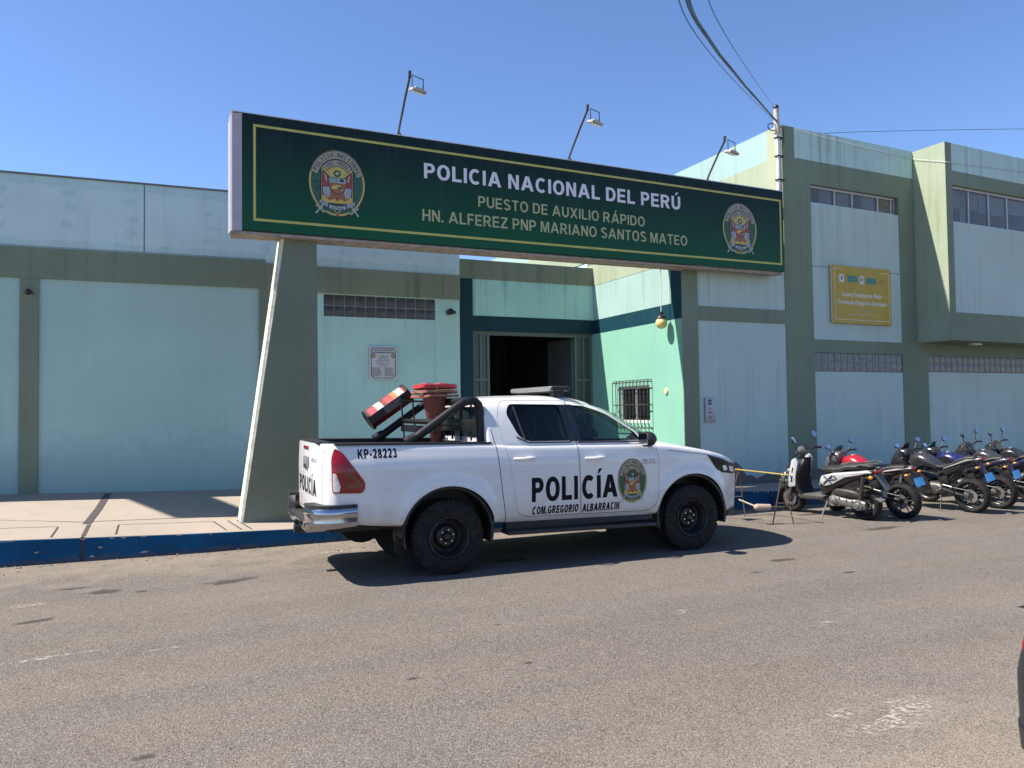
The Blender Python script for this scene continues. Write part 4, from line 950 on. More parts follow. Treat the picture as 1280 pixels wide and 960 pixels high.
for k in range(14): pts.append((10.40+.10*math.cos(k*.5+.5), 10.95, 6.95+.07*math.sin(k*.5+.5)))
q.tube(pts, .010, 6); q.tube([(10.55, 10.95, 7.0), (10.66, 10.93, 6.95), (10.70, 10.96, 6.75), (10.66, 10.98, 6.6)], .008, 6); q.build('cable_loop', M_BLACK, pip)
def wire(name, lab, pts, r, sag=0, grp=None, strands=1):
    P = [Vector(p) for p in pts]; mb = MB()
    def at(t):
        a, b, c = P[0], P[1], P[2]
        return a*(1-t)*(1-2*t)+b*4*t*(1-t)+c*t*(2*t-1)
    for s in range(strands):
        q2 = []
        for k in range(41):
            t = k/40; p = at(t); an = t*9+s*2.1
            q2.append(p+Vector((math.cos(an), 0, math.sin(an)))*(r*1.4 if strands > 1 else 0))
        mb.tube(q2, r, 5)
    return tag(mb.build(name, M_BLACK), lab, 'cable', grp)
e = Vector((10.52, 10.95, 7.08))
wire('power_cable', 'thick twisted black cable running from the corner mast over the street', [at_y(858, -8, 3.2), at_y(909, 80, 6.4), e], .0085, strands=3)
wire('power_cable', 'thin dark line sagging just under the thick twisted cable', [at_y(848, -12, 3.4), at_y(899, 80, 6.5), e+Vector((0, 0, -.03))], .004)
wire('power_cable', 'thin wire from the tip of the mast, right of the thick cable', [at_y(884, -8, 3.6), at_y(922, 68, 6.6), e+Vector((0, .01, .22))], .004)
wire('power_cable', 'fine distant wire over the roof of the two-storey block', [at_y(1030, 167, 24), at_y(1130, 163.5, 24), at_y(1330, 160.5, 24)], .012)
q = MB(); q.tube([PT(.35, .02, 7.0), PT(1.2, .025, 6.95), PT(3.69, .02, 6.88), PO(-.02, .03, 6.60), PO(.6, .02, 6.63), PO(2.8, .02, 6.74), PO(6, .02, 6.86)], .006, 5)
tag(q.build('drooping_cable', pm('pale_cable', (.5, .5, .48), .6)), 'slack pale cable strung across the parapet of the two-storey block and its overhang', 'cable')
bd = thing('pigeon', 'dark pigeon perched on the sunlit parapet behind the sign', 'bird', (10.75, 16.4, 7.05))
q = MB(); q.loft([[(x, w*math.cos(k*.628), z+h*math.sin(k*.628)) for k in range(10)] for x, z, w, h in ((-.20, .115, .012, .01), (-.12, .12, .035, .02), (-.05, .135, .065, .05), (.02, .15, .075, .065), (.08, .175, .06, .06), (.12, .215, .036, .04), (.14, .25, .032, .034), (.165, .275, .034, .033), (.195, .275, .022, .02), (.225, .265, .005, .005))])
q.build('body', pm('pigeon_feathers', (.035, .035, .045), .7, var=.4, vs=40), bd, 60)
for s in (-1, 1):
    q = MB(); q.tube([(.02, s*.03, .10), (.03, s*.03, .0), (.06, s*.03, .005)], .008, 5); q.build('leg', pm('pigeon_leg', (.3, .08, .06), .6), bd)
bd.rotation_euler = (0, 0, R(150))
# ------------------------------------------------------------------ boolean helper (exact, through modifiers)
def bool_mesh(a, b, op):
    """a, b: meshes -> new mesh"""
    oa = bpy.data.objects.new('_a', a); ob = bpy.data.objects.new('_b', b); COL.objects.link(oa); COL.objects.link(ob)
    md = oa.modifiers.new('b', 'BOOLEAN'); md.operation = op; md.object = ob; md.solver = 'EXACT'; md.material_mode = 'TRANSFER'
    dg = bpy.context.evaluated_depsgraph_get(); dg.update()
    me = bpy.data.meshes.new_from_object(oa.evaluated_get(dg))
    bpy.data.objects.remove(oa); bpy.data.objects.remove(ob)
    return me
def mb_mesh(mb, mats=()):
    bmesh.ops.recalc_face_normals(mb.bm, faces=mb.bm.faces)
    me = bpy.data.meshes.new('m'); mb.bm.to_mesh(me); mb.bm.free()
    for m in mats: me.materials.append(m)
    return me
def prism_y(poly, y0, y1, mat=None):
    q = MB(); q.xz(poly, y0, y1); return mb_mesh(q, [mat] if mat else ())
def interp(tab, x):
    if x <= tab[0][0]: return tab[0][1]
    for a, b in zip(tab, tab[1:]):
        if x <= b[0]:
            t = (x-a[0])/(b[0]-a[0]); return a[1]+(b[1]-a[1])*t
    return tab[-1][1]
def smooth_tab(tab, w=.06):
    return lambda x: (interp(tab, x-w)+interp(tab, x-w/2)+2*interp(tab, x)+interp(tab, x+w/2)+interp(tab, x+w))/6

# ------------------------------------------------------------------ the police pickup
def car_paint(name, col, dirtc=(.30, .26, .2)):
    m, nt, b = _mat(name); co = _co(nt)
    sx = nt.nodes.new('ShaderNodeSeparateXYZ'); nt.links.new(co, sx.inputs[0])
    n = _noise(nt, co, 5, 6, .65); n2 = _noise(nt, co, 22, 4, .6)
    z = _math(nt, 'ADD', sx.outputs[2], _ramp(nt, n, .3, .7, -.18, .18))
    d = _math(nt, 'ADD', _ramp(nt, z, .38, .85, .5, .0), _ramp(nt, n2, .62, .8, 0, .10))
    c = _mix(nt, d, col, dirtc); c = _mix(nt, _ramp(nt, n, .5, .8, 0, .07), c, (.42, .40, .36))
    nt.links.new(c, b.inputs['Base Color'])
    nt.links.new(_ramp(nt, _math(nt, 'ADD', d, n), .3, 1.0, .20, .5), b.inputs['Roughness'])
    b.inputs['Coat Weight'].default_value = .55; b.inputs['Coat Roughness'].default_value = .05
    nt.links.new(_ramp(nt, n, .4, .75, .03, .16), b.inputs['Coat Roughness'])
    return m
M_PAINT = car_paint('white_car_paint', (.68, .665, .645))
M_TRIM = pm('black_trim_plastic', (.014, .014, .015), .5, dirt=.05)
M_DARKIN = pm('dark_cab_lining', (.022, .022, .024), .8)
M_CHROME = pm('chrome_plating', (.42, .42, .44), .16, 1.0, .05, 6)
M_RUB = pm('tyre_rubber', (.010, .0098, .0098), .8, 0, .3, 12, .25, 60, .25, dirt=.10)
M_STEEL = pm('black_steel_rim', (.013, .013, .014), .45, 0, .2, dirt=.15)
M_NUT = pm('wheel_nut_steel', (.55, .54, .52), .35, .9)
M_RLAMP = pm('red_lamp_plastic', (.22, .004, .007), .12, 0, .25, 30, coat=.35, spec=.35)
M_RDARK = pm('dark_red_lamp_plastic', (.08, .004, .006), .10, coat=1)
M_CLEARL = pm('clear_lamp_plastic', (.55, .54, .52), .12, 0, .2, 30, coat=1)
M_GLASS = glass('tinted_car_glass', (.70, .78, .78))
M_GLASSC = glass('clear_car_glass', (.88, .92, .92))
M_BLKTUBE = pm('black_powder_coat', (.011, .012, .013), .42, 0, .2, dirt=.03, spec=.3)
M_BAR = pm('grey_lens_plastic', (.16, .17, .17), .3, 0, .2, 20, coat=.4, dirt=.25)
M_DECAL = pm('black_vinyl', (.006, .006, .007), .6, spec=.15)

WR, WF, ARCH = (0.0, .39), (3.05, .385), .495
z_top = smooth_tab([(-1.3, 1.385), (-1.0, 1.38), (.5, 1.345), (.7, 1.32), (2.4, 1.295), (2.75, 1.27), (3.05, 1.225), (3.35, 1.17), (3.6, 1.11), (3.8, 1.045), (3.95, .975), (4.05, .90), (4.1, .85)], .10)
z_bot = smooth_tab([(-1.3, .66), (-1.1, .60), (-.9, .565), (-.45, .52), (.6, .49), (2.6, .455), (3.3, .40), (3.6, .37), (3.9, .36), (4.0, .40), (4.1, .45)], .10)
half_w = smooth_tab([(-1.305, .56), (-1.29, .68), (-1.262, .77), (-1.222, .84), (-1.17, .884), (-1.1, .904), (-.8, .918), (0, .922), (2.6, .922), (3.1, .92), (3.35, .905), (3.55, .865), (3.7, .80), (3.85, .70), (3.97, .56), (4.04, .40), (4.08, .22)], .012)
def inset(x, z):
    t = interp([(.3, .05), (.45, .034), (.6, .014), (.75, .004), (.9, .0), (1.02, .004), (1.10, .0), (1.16, .005), (1.24, .022), (1.31, .05), (1.4, .075)], z)
    return t
def flare(x, z):
    f = 0
    for cx, cz in (WR, WF):
        r = math.hypot(x-cx, z-cz)
        if z > .3: f += .030*math.exp(-((r-.545)/.075)**2)*(1 if r > .545 else 1)
    return f
def tub_section(x, off=0.0):
    zt, zb, w = z_top(x)+off, z_bot(x)-off, half_w(x)+off
    pts = [(0, zb), (w*.5, zb), (w-.13, zb), (w-.06, zb+.008)]
    z0, z1 = zb+.03, zt-.065
    for k in range(15):
        z = z0+(z1-z0)*k/14; pts.append((w-inset(x, z)+flare(x, z)-(.02 if k == 0 else 0), z))
    ye = w-inset(x, z1)
    crown = .045 if x > 2.6 else .0
    for a in (22, 45, 68, 90): pts.append((ye-.065+.065*math.cos(R(a)), z1+.065*math.sin(R(a))))
    for k in (.8, .55, .28, 0): pts.append((ye*k*.92, zt+crown*(1-k*k)))
    return pts
TXS = [-1.305, -1.302, -1.296, -1.288, -1.277, -1.264, -1.25, -1.235, -1.218, -1.2, -1.18, -1.16, -1.14, -1.12]+[-1.09+.04*k for k in range(120)]+[3.72+.02*k for k in range(15)]+[4.01, 4.022, 4.034, 4.045, 4.055, 4.065, 4.073, 4.08]
def tub(off=0.0):
    rings = []
    for x in TXS:
        h = tub_section(x, off)
        if x < -1.25: x -= off
        elif x > 4.0: x += off
        rings.append([(x, y, z) for y, z in h]+[(x, -y, z) for y, z in h[-2:0:-1]])
    q = MB(); q.loft(rings); return q
roof_P = smooth_tab([(.3, 1.845), (.5, 1.852), (.9, 1.868), (1.3, 1.872), (1.62, 1.862), (1.85, 1.835), (2.05, 1.79), (2.35, 1.70), (2.75, 1.49), (3.02, 1.345), (3.3, 1.19)], .06)
def cab_top(x, y): return roof_P(x+.36*(abs(y)/.6)**2*(0 if x < 1.2 else min(1, (x-1.2)/.6))) - .035*(abs(y)/.6)**2
def cab_side(z): return interp([(1.1, .88), (1.30, .865), (1.55, .785), (1.76, .695), (1.9, .62)], z)
def cab_section(x, off=0.0):
    top = []; K = 22; yl = 0; pts = []
    for k in range(61):
        y = .9*k/60; z = cab_top(x, y)+off
        if y >= cab_side(z)+off: break
        yl = y
    zc = max(1.16, cab_top(x, yl)+off)
    arc = [(yl*k/10, max(1.16, cab_top(x, yl*k/10)+off)) for k in range(10, -1, -1)]
    sd = []
    for k in range(12):
        z = 1.15+(zc-.004-1.15)*k/12; sd.append((min(cab_side(z)+off, .9) if zc > 1.2 else yl+.002*(12-k), z))
    full = [(0, 1.12), (sd[0][0]*.6, 1.12)]+sd+arc
    i0 = 2
    for it in range(3):
        f2 = list(full)
        for i in range(8, len(full)-1):
            f2[i] = (full[i][0]*.5+(full[i-1][0]+full[i+1][0])*.25, full[i][1]*.5+(full[i-1][1]+full[i+1][1])*.25)
        full = f2
    return full
def cab(off=0.0, x0=.46, x1=3.02):
    rings = []; n = 72
    xs = [x0-off, x0-off+.012]+[x0-off+.03+(x1+off-x0-.03)*i/n for i in range(n+1)]
    for i, x in enumerate(xs):
        sc = (.975, .993)[i] if i < 2 else 1
        h = [(y*sc, 1.12+(z-1.12)*(.985 if i == 0 else .996 if i == 1 else 1)) for y, z in cab_section(x, off)]
        rings.append([(x, y, z) for y, z in h]+[(x, -y, z) for y, z in h[-2:0:-1]])
    q = MB(); q.loft(rings); return q

TRUCK_POS = Vector((2.69, 7.54, 0)); TA = R(-1.0)
TRUCK_POS += Vector((-math.sin(TA), math.cos(TA), 0))*.905
trk = thing('police_pickup', 'white double cab police pickup with black wheels and roll bar, parked along the kerb', 'pickup truck', TRUCK_POS, rz=TA)

body = mb_mesh(tub(), [M_PAINT]); cabm = mb_mesh(cab(), [M_PAINT])
B = bool_mesh(body, cabm, 'UNION')
tub_bvh_mesh = B.copy()
def cut(me, poly, y0, y1, mat=M_DARKIN, both=False, op='DIFFERENCE'):
    me = bool_mesh(me, prism_y(poly, y0, y1, mat), op)
    if both: me = bool_mesh(me, prism_y(poly, -y1, -y0, mat), op)
    return me
def circ(c, r, n=56): return [(c[0]+r*math.cos(2*math.pi*k/n), c[1]+r*math.sin(2*math.pi*k/n)) for k in range(n)]
for c in (WR, WF):
    arch = [(c[0]+ARCH*1.03*math.cos(R(a)), c[1]+.045+ARCH*.985*math.sin(R(a))) for a in range(-18, 199, 6)]+[(c[0]-ARCH*.95, .05), (c[0]+ARCH*.95, .05)]
    B = cut(B, arch, .55, 1.2, M_TRIM, True)
bed = MB(); bed.box(-1.13, .40, -.70, .70, .88, 1.7); B = bool_mesh(B, mb_mesh(bed, [M_TRIM]), 'DIFFERENCE')
# cab interior
rings = []
for i in range(41):
    x = .58+(2.82-.58)*i/40; h = [(max(0, y-.055) if y > .2 else y*.92, max(1.0, z-.055) if z > 1.2 else 1.0) for y, z in cab_section(x)]
    rings.append([(x, y, z) for y, z in h]+[(x, -y, z) for y, z in h[-2:0:-1]])
q = MB(); q.loft(rings); B = bool_mesh(B, mb_mesh(q, [M_DARKIN]), 'DIFFERENCE')
q = MB(); q.box(.585, 2.62, -.79, .79, .60, 1.235); B = bool_mesh(B, mb_mesh(q, [M_DARKIN]), 'DIFFERENCE')
# glass shells are cut from two slightly shrunken copies of the cab
shell = bool_mesh(mb_mesh(cab(-.012), [M_GLASS]), mb_mesh(cab(-.018), [M_GLASS]), 'DIFFERENCE')
RWIN = fillet([(.715, 1.66), (.77, 1.765), (1.385, 1.752), (1.45, 1.345), (.93, 1.352), (.83, 1.41)], [.05, .05, .03, .03, .06, .08])
FWIN = fillet([(1.515, 1.748), (1.80, 1.726), (2.06, 1.645), (2.44, 1.41), (2.475, 1.325), (1.555, 1.335)], [.03, .12, .1, .03, .03, .03])
WSH = [(1.90, -.52), (2.28, -.615), (2.62, -.74), (2.62, .74), (2.28, .615), (1.90, .52)]
def prism_z(poly, z0, z1, mat):
    q = MB(); q.prism(poly, lambda p, t: (p[0], p[1], t), z0, z1); return mb_mesh(q, [mat])
windows = {}
def scale_poly(poly, d):
    cx = sum(p[0] for p in poly)/len(poly); cy = sum(p[1] for p in poly)/len(poly)
    return [(cx+(p[0]-cx)*(1+d), cy+(p[1]-cy)*(1+d)) for p in poly]
# doors, cut with their gaps
RDOOR = fillet([(.60, 1.60), (.665, 1.805), (1.475, 1.795), (1.515, 1.33), (1.535, .53), (.86, .545), (.765, .60), (.735, .78), (.69, 1.1), (.635, 1.38)], [.04, .09, .02, .02, .03, .06, .06, .1, .1, .1])
FDOOR = fillet([(1.485, 1.795), (1.83, 1.770), (2.10, 1.685), (2.50, 1.42), (2.545, 1.28), (2.575, 1.05), (2.555, .68), (2.50, .56), (2.40, .512), (1.545, .53), (1.525, 1.33)], [.02, .12, .1, .04, .04, .05, .1, .06, .06, .03, .02])
parts = {}
for s in (-1, 1):
    for nm, pl in (('rear', RDOOR), ('front', FDOOR)):
        y0, y1 = sorted((s*.45, s*1.2))
        parts[(nm, s)] = bool_mesh(B.copy(), prism_y(scale_poly(pl, -.0045), y0, y1, M_DARKIN), 'INTERSECT')
        B = bool_mesh(B, prism_y(scale_poly(pl, .0035), y0, y1, M_DARKIN), 'DIFFERENCE')
for s in (-1, 1):
    for nm, wp in (('rear', RWIN), ('front', FWIN)):
        y0, y1 = sorted((s*.3, s*1.2))
        parts[(nm, s)] = bool_mesh(parts[(nm, s)], prism_y(wp, y0, y1, M_TRIM), 'DIFFERENCE')
        windows[(nm, s)] = bool_mesh(shell.copy(), prism_y(scale_poly(wp, .035), y0, y1, M_GLASS), 'INTERSECT')
# windscreen and rear window
wq = [(1.93, .50), (2.30, .585), (2.66, .70), (2.92, .70), (2.92, -.70), (2.66, -.70), (2.30, -.585), (1.93, -.50)]
B = bool_mesh(B, prism_z(wq, 1.30, 2.1, M_TRIM), 'DIFFERENCE')
windscreen = bool_mesh(shell.copy(), prism_z(scale_poly(wq, .04), 1.27, 2.1, M_GLASS), 'INTERSECT')
rw = MB(); rw.box(.3, .7, -.60, .60, 1.40, 1.74); B = bool_mesh(B, mb_mesh(rw, [M_TRIM]), 'DIFFERENCE')
# tailgate
tg = MB(); tg.box(-1.6, -1.135, -.752, .752, .685, 1.6); tailgate = bool_mesh(B.copy(), mb_mesh(tg, [M_DARKIN]), 'INTERSECT')
tg = MB(); tg.box(-1.6, -1.129, -.758, .758, .679, 1.6); B = bool_mesh(B, mb_mesh(tg, [M_DARKIN]), 'DIFFERENCE')
# cab / bed gap and bonnet shut line
gap = [(.515, 1.5), (.545, 1.33), (.58, .98), (.655, .40), (.647, .40), (.572, .98), (.537, 1.33), (.507, 1.5)]
B = cut(B, gap, .68, 1.2, M_TRIM, True)
hood = [(2.70, 1.205), (3.30, 1.128), (3.30, 1.122), (2.70, 1.199)]
B = cut(B, hood, .80, 1.2, M_TRIM, True)
def finish(name, me, parent, ang=32, mats=None):
    bmq = bmesh.new(); bmq.from_mesh(me); bmesh.ops.remove_doubles(bmq, verts=bmq.verts, dist=.0004); bmesh.ops.dissolve_degenerate(bmq, edges=bmq.edges, dist=.0003); bmq.to_mesh(me); bmq.free()
    me.shade_smooth(); me.set_sharp_from_angle(angle=R(ang)); me.name = name
    o = bpy.data.objects.new(name, me); COL.objects.link(o); o.parent = parent
    return o
def inside(p, poly):
    c = False; j = len(poly)-1
    for i in range(len(poly)):
        a, b = poly[i], poly[j]
        if (a[1] > p[1]) != (b[1] > p[1]) and p[0] < (b[0]-a[0])*(p[1]-a[1])/(b[1]-a[1])+a[0]: c = not c
        j = i
    return c
def clear_lining(me, polys, y0):
    b2 = bmesh.new(); b2.from_mesh(me); kill = []
    for f in b2.faces:
        c = f.calc_center_median()
        if abs(c.y) > y0 and any(inside((c.x, c.z), p) for p in polys): kill.append(f)
    bmesh.ops.delete(b2, geom=kill, context='FACES'); b2.to_mesh(me); b2.free()
clear_lining(B, [scale_poly(RDOOR, -.03), scale_poly(FDOOR, -.03)], .5)
for k_ in parts: clear_lining(parts[k_], [scale_poly(RWIN, -.04), scale_poly(FWIN, -.04)], .4)
tb = finish('body', B, trk)
door_o = {}
for (nm, s), me in parts.items():
    d = finish('door', me, trk); door_o[(nm, s)] = d
    finish('window', windows[(nm, s)], d)
windscreen.materials.clear(); windscreen.materials.append(M_GLASSC); finish('windscreen', windscreen, trk)
tgo = finish('tailgate', tailgate, trk)
q = MB(); q.box(.478, .486, -.62, .62, 1.38, 1.76); q.build('rear_window', M_GLASS, trk, 0)
# surface sampler for stickers
bq = bmesh.new(); bq.from_mesh(tub_bvh_mesh); bmesh.ops.triangulate(bq, faces=bq.faces); BVH = BVHTree.FromBMesh(bq); bq.free()
def on_side(x, z, lift, s=-1):
    h = BVH.ray_cast(Vector((x, s*2, z)), Vector((0, -s, 0)))
    return Vector((x, (h[0].y if h[0] else s*.92)+s*lift, z))
def on_rear(y, z, lift):
    h = BVH.ray_cast(Vector((-3, y, z)), Vector((1, 0, 0)))
    return Vector(((h[0].x if h[0] else -1.3)-lift, y, z))
def sticker(name, mat, polys, proj, parent, lift=.0015, cut_axis=None, step=.03):
    """flat polygons [(a, b)...] sliced and laid on the curved body"""
    b2 = bmesh.new()
    for V, F in polys:
        vv = [b2.verts.new((p[0], p[1], 0)) for p in V]
        for f in F:
            try: b2.faces.new([vv[i] for i in f])
            except ValueError: pass
    z0 = min(v.co.y for v in b2.verts); z1 = max(v.co.y for v in b2.verts); k = z0+step
    while k < z1:
        bmesh.ops.bisect_plane(b2, geom=b2.verts[:]+b2.edges[:]+b2.faces[:], plane_co=(0, k, 0), plane_no=(0, 1, 0)); k += step
    for v in b2.verts: v.co = proj(v.co.x, v.co.y, lift)
    me = bpy.data.meshes.new(name); b2.to_mesh(me); b2.free()
    return link(name, me, mat, parent, 0)
def text_poly(s, x0, x1, y0, h, stem=.22, slant=0, gap=.13):
    v, f, a, b = block_text(s, stem, gap)
    return ([(x0+(p[0]-a)/(b-a)*(x1-x0)+slant*p[1], y0+p[1]*h) for p in v], f)
sidep = lambda x, z, l: on_side(x, z, l)
sticker('lettering', M_DECAL, [text_poly('POLI', .935, 1.500, .698, .262, .245, gap=.13)], sidep, trk)
sticker('lettering', M_DECAL, [text_poly('CÍA', 1.550, 2.010, .698, .256, .245, gap=.10)], sidep, trk)
sticker('small_lettering', M_DECAL, [text_poly('COM.GREGORIO', .94, 1.505, .560, .086, .27, .008, .13)], sidep, trk)
sticker('small_lettering', M_DECAL, [text_poly('ALBARRACIN', 1.555, 2.03, .554, .086, .27, .008, .13)], sidep, trk)
sticker('fleet_number', M_DECAL, [text_poly('KP-28223', -.94, -.545, 1.234, .093, .235, gap=.14)], sidep, trk)
sticker('badge_lettering', pm('grey_badge_vinyl', (.30, .32, .38), .4), [text_poly('HILUX', 2.34, 2.52, 1.078, .034)], sidep, trk)
sticker('badge_line', pm('dark_badge_vinyl', (.06, .06, .09), .4), [([(2.34, 1.06), (2.54, 1.06), (2.54, 1.066), (2.34, 1.066)], [(0, 1, 2, 3)])], sidep, trk)
e_o = emblem('emblem', lambda x, y, l: on_side(2.205+x*.232, .872+y*.252, .0012+.0005*l), trk)
rearp = lambda y, z, l: on_rear(-y, z, l)
sticker('tailgate_lettering', M_DECAL, [text_poly('POLICÍA', -.50, .62, .845, .17, .26, gap=.14)], rearp, tgo)
sticker('tailgate_badge', pm('grey_badge_vinyl', (.3, .3, .3), .4), [text_poly('HILUX', .34, .62, 1.19, .04)], rearp, tgo)
q = MB(); q.box(-1.318, -1.27, -.17, .17, 1.115, 1.235, .02); q.build('handle_recess', pm('grey_latch_plastic', (.16, .17, .18), .4), tgo)
q = MB(); q.box(-1.326, -1.30, -.10, .10, 1.10, 1.15, .012); q.build('handle', M_CHROME, tgo)
q = MB(); q.box(-1.315, -1.28, -.15, .15, 1.305, 1.345, .012); q.build('brake_lamp', M_RLAMP, tgo)
# tail lamps wrap the corners
tout = mb_mesh(tub(.008), [M_RLAMP])
TL = fillet([(-1.198, 1.24), (-1.160, 1.345), (-1.09, 1.30), (-.865, .985), (-.895, .895), (-1.188, .905)], [.05, .03, .07, .05, .05, .02])
for s in (-1, 1):
    y0, y1 = sorted((s*.775, s*1.2))
    lamp = finish('tail_lamp', bool_mesh(bool_mesh(tout.copy(), prism_y(TL, y0, y1, M_RLAMP), 'INTERSECT'), mb_mesh(tub(-.02), [M_RDARK]), 'DIFFERENCE'), trk)
    for nm, mt, pts in (('reversing_lens', M_CLEARL, fillet([(-1.186, 1.10), (-1.155, 1.095), (-1.115, .97), (-1.125, .917), (-1.182, .917)], .015)),
                        ('dark_lens_bar', M_RDARK, [(-1.07, 1.10), (-1.02, 1.10), (-.90, .985), (-.91, .955), (-1.02, 1.055), (-1.07, 1.055)]),
                        ('dark_lens_bar', M_RDARK, [(-1.06, .985), (-.94, .985), (-.93, .95), (-1.06, .955)])):
        lens = bool_mesh(bool_mesh(mb_mesh(tub(.0105), [mt]), prism_y(pts, y0, y1, mt), 'INTERSECT'), mb_mesh(tub(.002), [mt]), 'DIFFERENCE')
        finish(nm, lens, lamp)
HL = fillet([(3.27, 1.128), (3.48, 1.085), (3.7, 1.02), (3.92, .965), (4.1, .93), (4.1, .86), (3.75, .875), (3.52, .905), (3.42, .95)], .02)
hl_out = mb_mesh(tub(.006), [M_RDARK])
M_HLD = pm('dark_headlamp_bowl', (.010, .012, .018), .12, coat=0, spec=.2); M_HLC = pm('bright_reflector', (.62, .63, .65), .25, .2)
for s in (-1, 1):
    y0, y1 = sorted((s*.52, s*1.2))
    hl = finish('headlight', bool_mesh(bool_mesh(mb_mesh(tub(.006), [M_HLD]), prism_y(HL, y0, y1, M_HLD), 'INTERSECT'), mb_mesh(tub(-.02), [M_HLD]), 'DIFFERENCE'), trk)
    for pts in (fillet([(3.52, .99), (3.60, .985), (3.63, .93), (3.545, .92)], .02), fillet([(3.66, .975), (3.78, .96), (3.80, .90), (3.68, .905)], .02)):
        finish('reflector', bool_mesh(bool_mesh(mb_mesh(tub(.0085), [M_HLC]), prism_y(pts, y0, y1, M_HLC), 'INTERSECT'), mb_mesh(tub(.001), [M_HLC]), 'DIFFERENCE'), hl)
# front: grille and lower intake
gq = MB(); gq.prism(fillet([(-.5, .93), (.5, .93), (.62, .80), (.52, .60), (-.52, .60), (-.62, .80)], .04), lambda p, t: (t, p[0], p[1]), 3.7, 4.3)
finish('grille', bool_mesh(bool_mesh(mb_mesh(tub(.012), [M_TRIM]), mb_mesh(gq, [M_TRIM]), 'INTERSECT'), mb_mesh(tub(-.02), [M_TRIM]), 'DIFFERENCE'), trk)
q = MB()
for k in range(3): q.tube([(half and 3.9 or 3.9, -.5, .66+k*.075), (4.085, -.25, .66+k*.075), (4.1, 0, .66+k*.075), (4.085, .25, .66+k*.075), (3.9, .5, .66+k*.075)] if (half := True) else [], .012, 6)
q.build('grille_slats', M_CHROME, trk)
bump_poly = [(3.45, .345), (3.62, .345), (4.09, .37), (4.14, .43), (4.14, .50), (3.60, .415), (3.46, .40)]
finish('front_lip', bool_mesh(bool_mesh(mb_mesh(tub(.010), [M_TRIM]), prism_y([(3.5, .2), (4.3, .2), (4.3, .47), (3.66, .44), (3.5, .42)], -1.2, 1.2, M_TRIM), 'INTERSECT'), mb_mesh(tub(-.03), [M_TRIM]), 'DIFFERENCE'), trk)
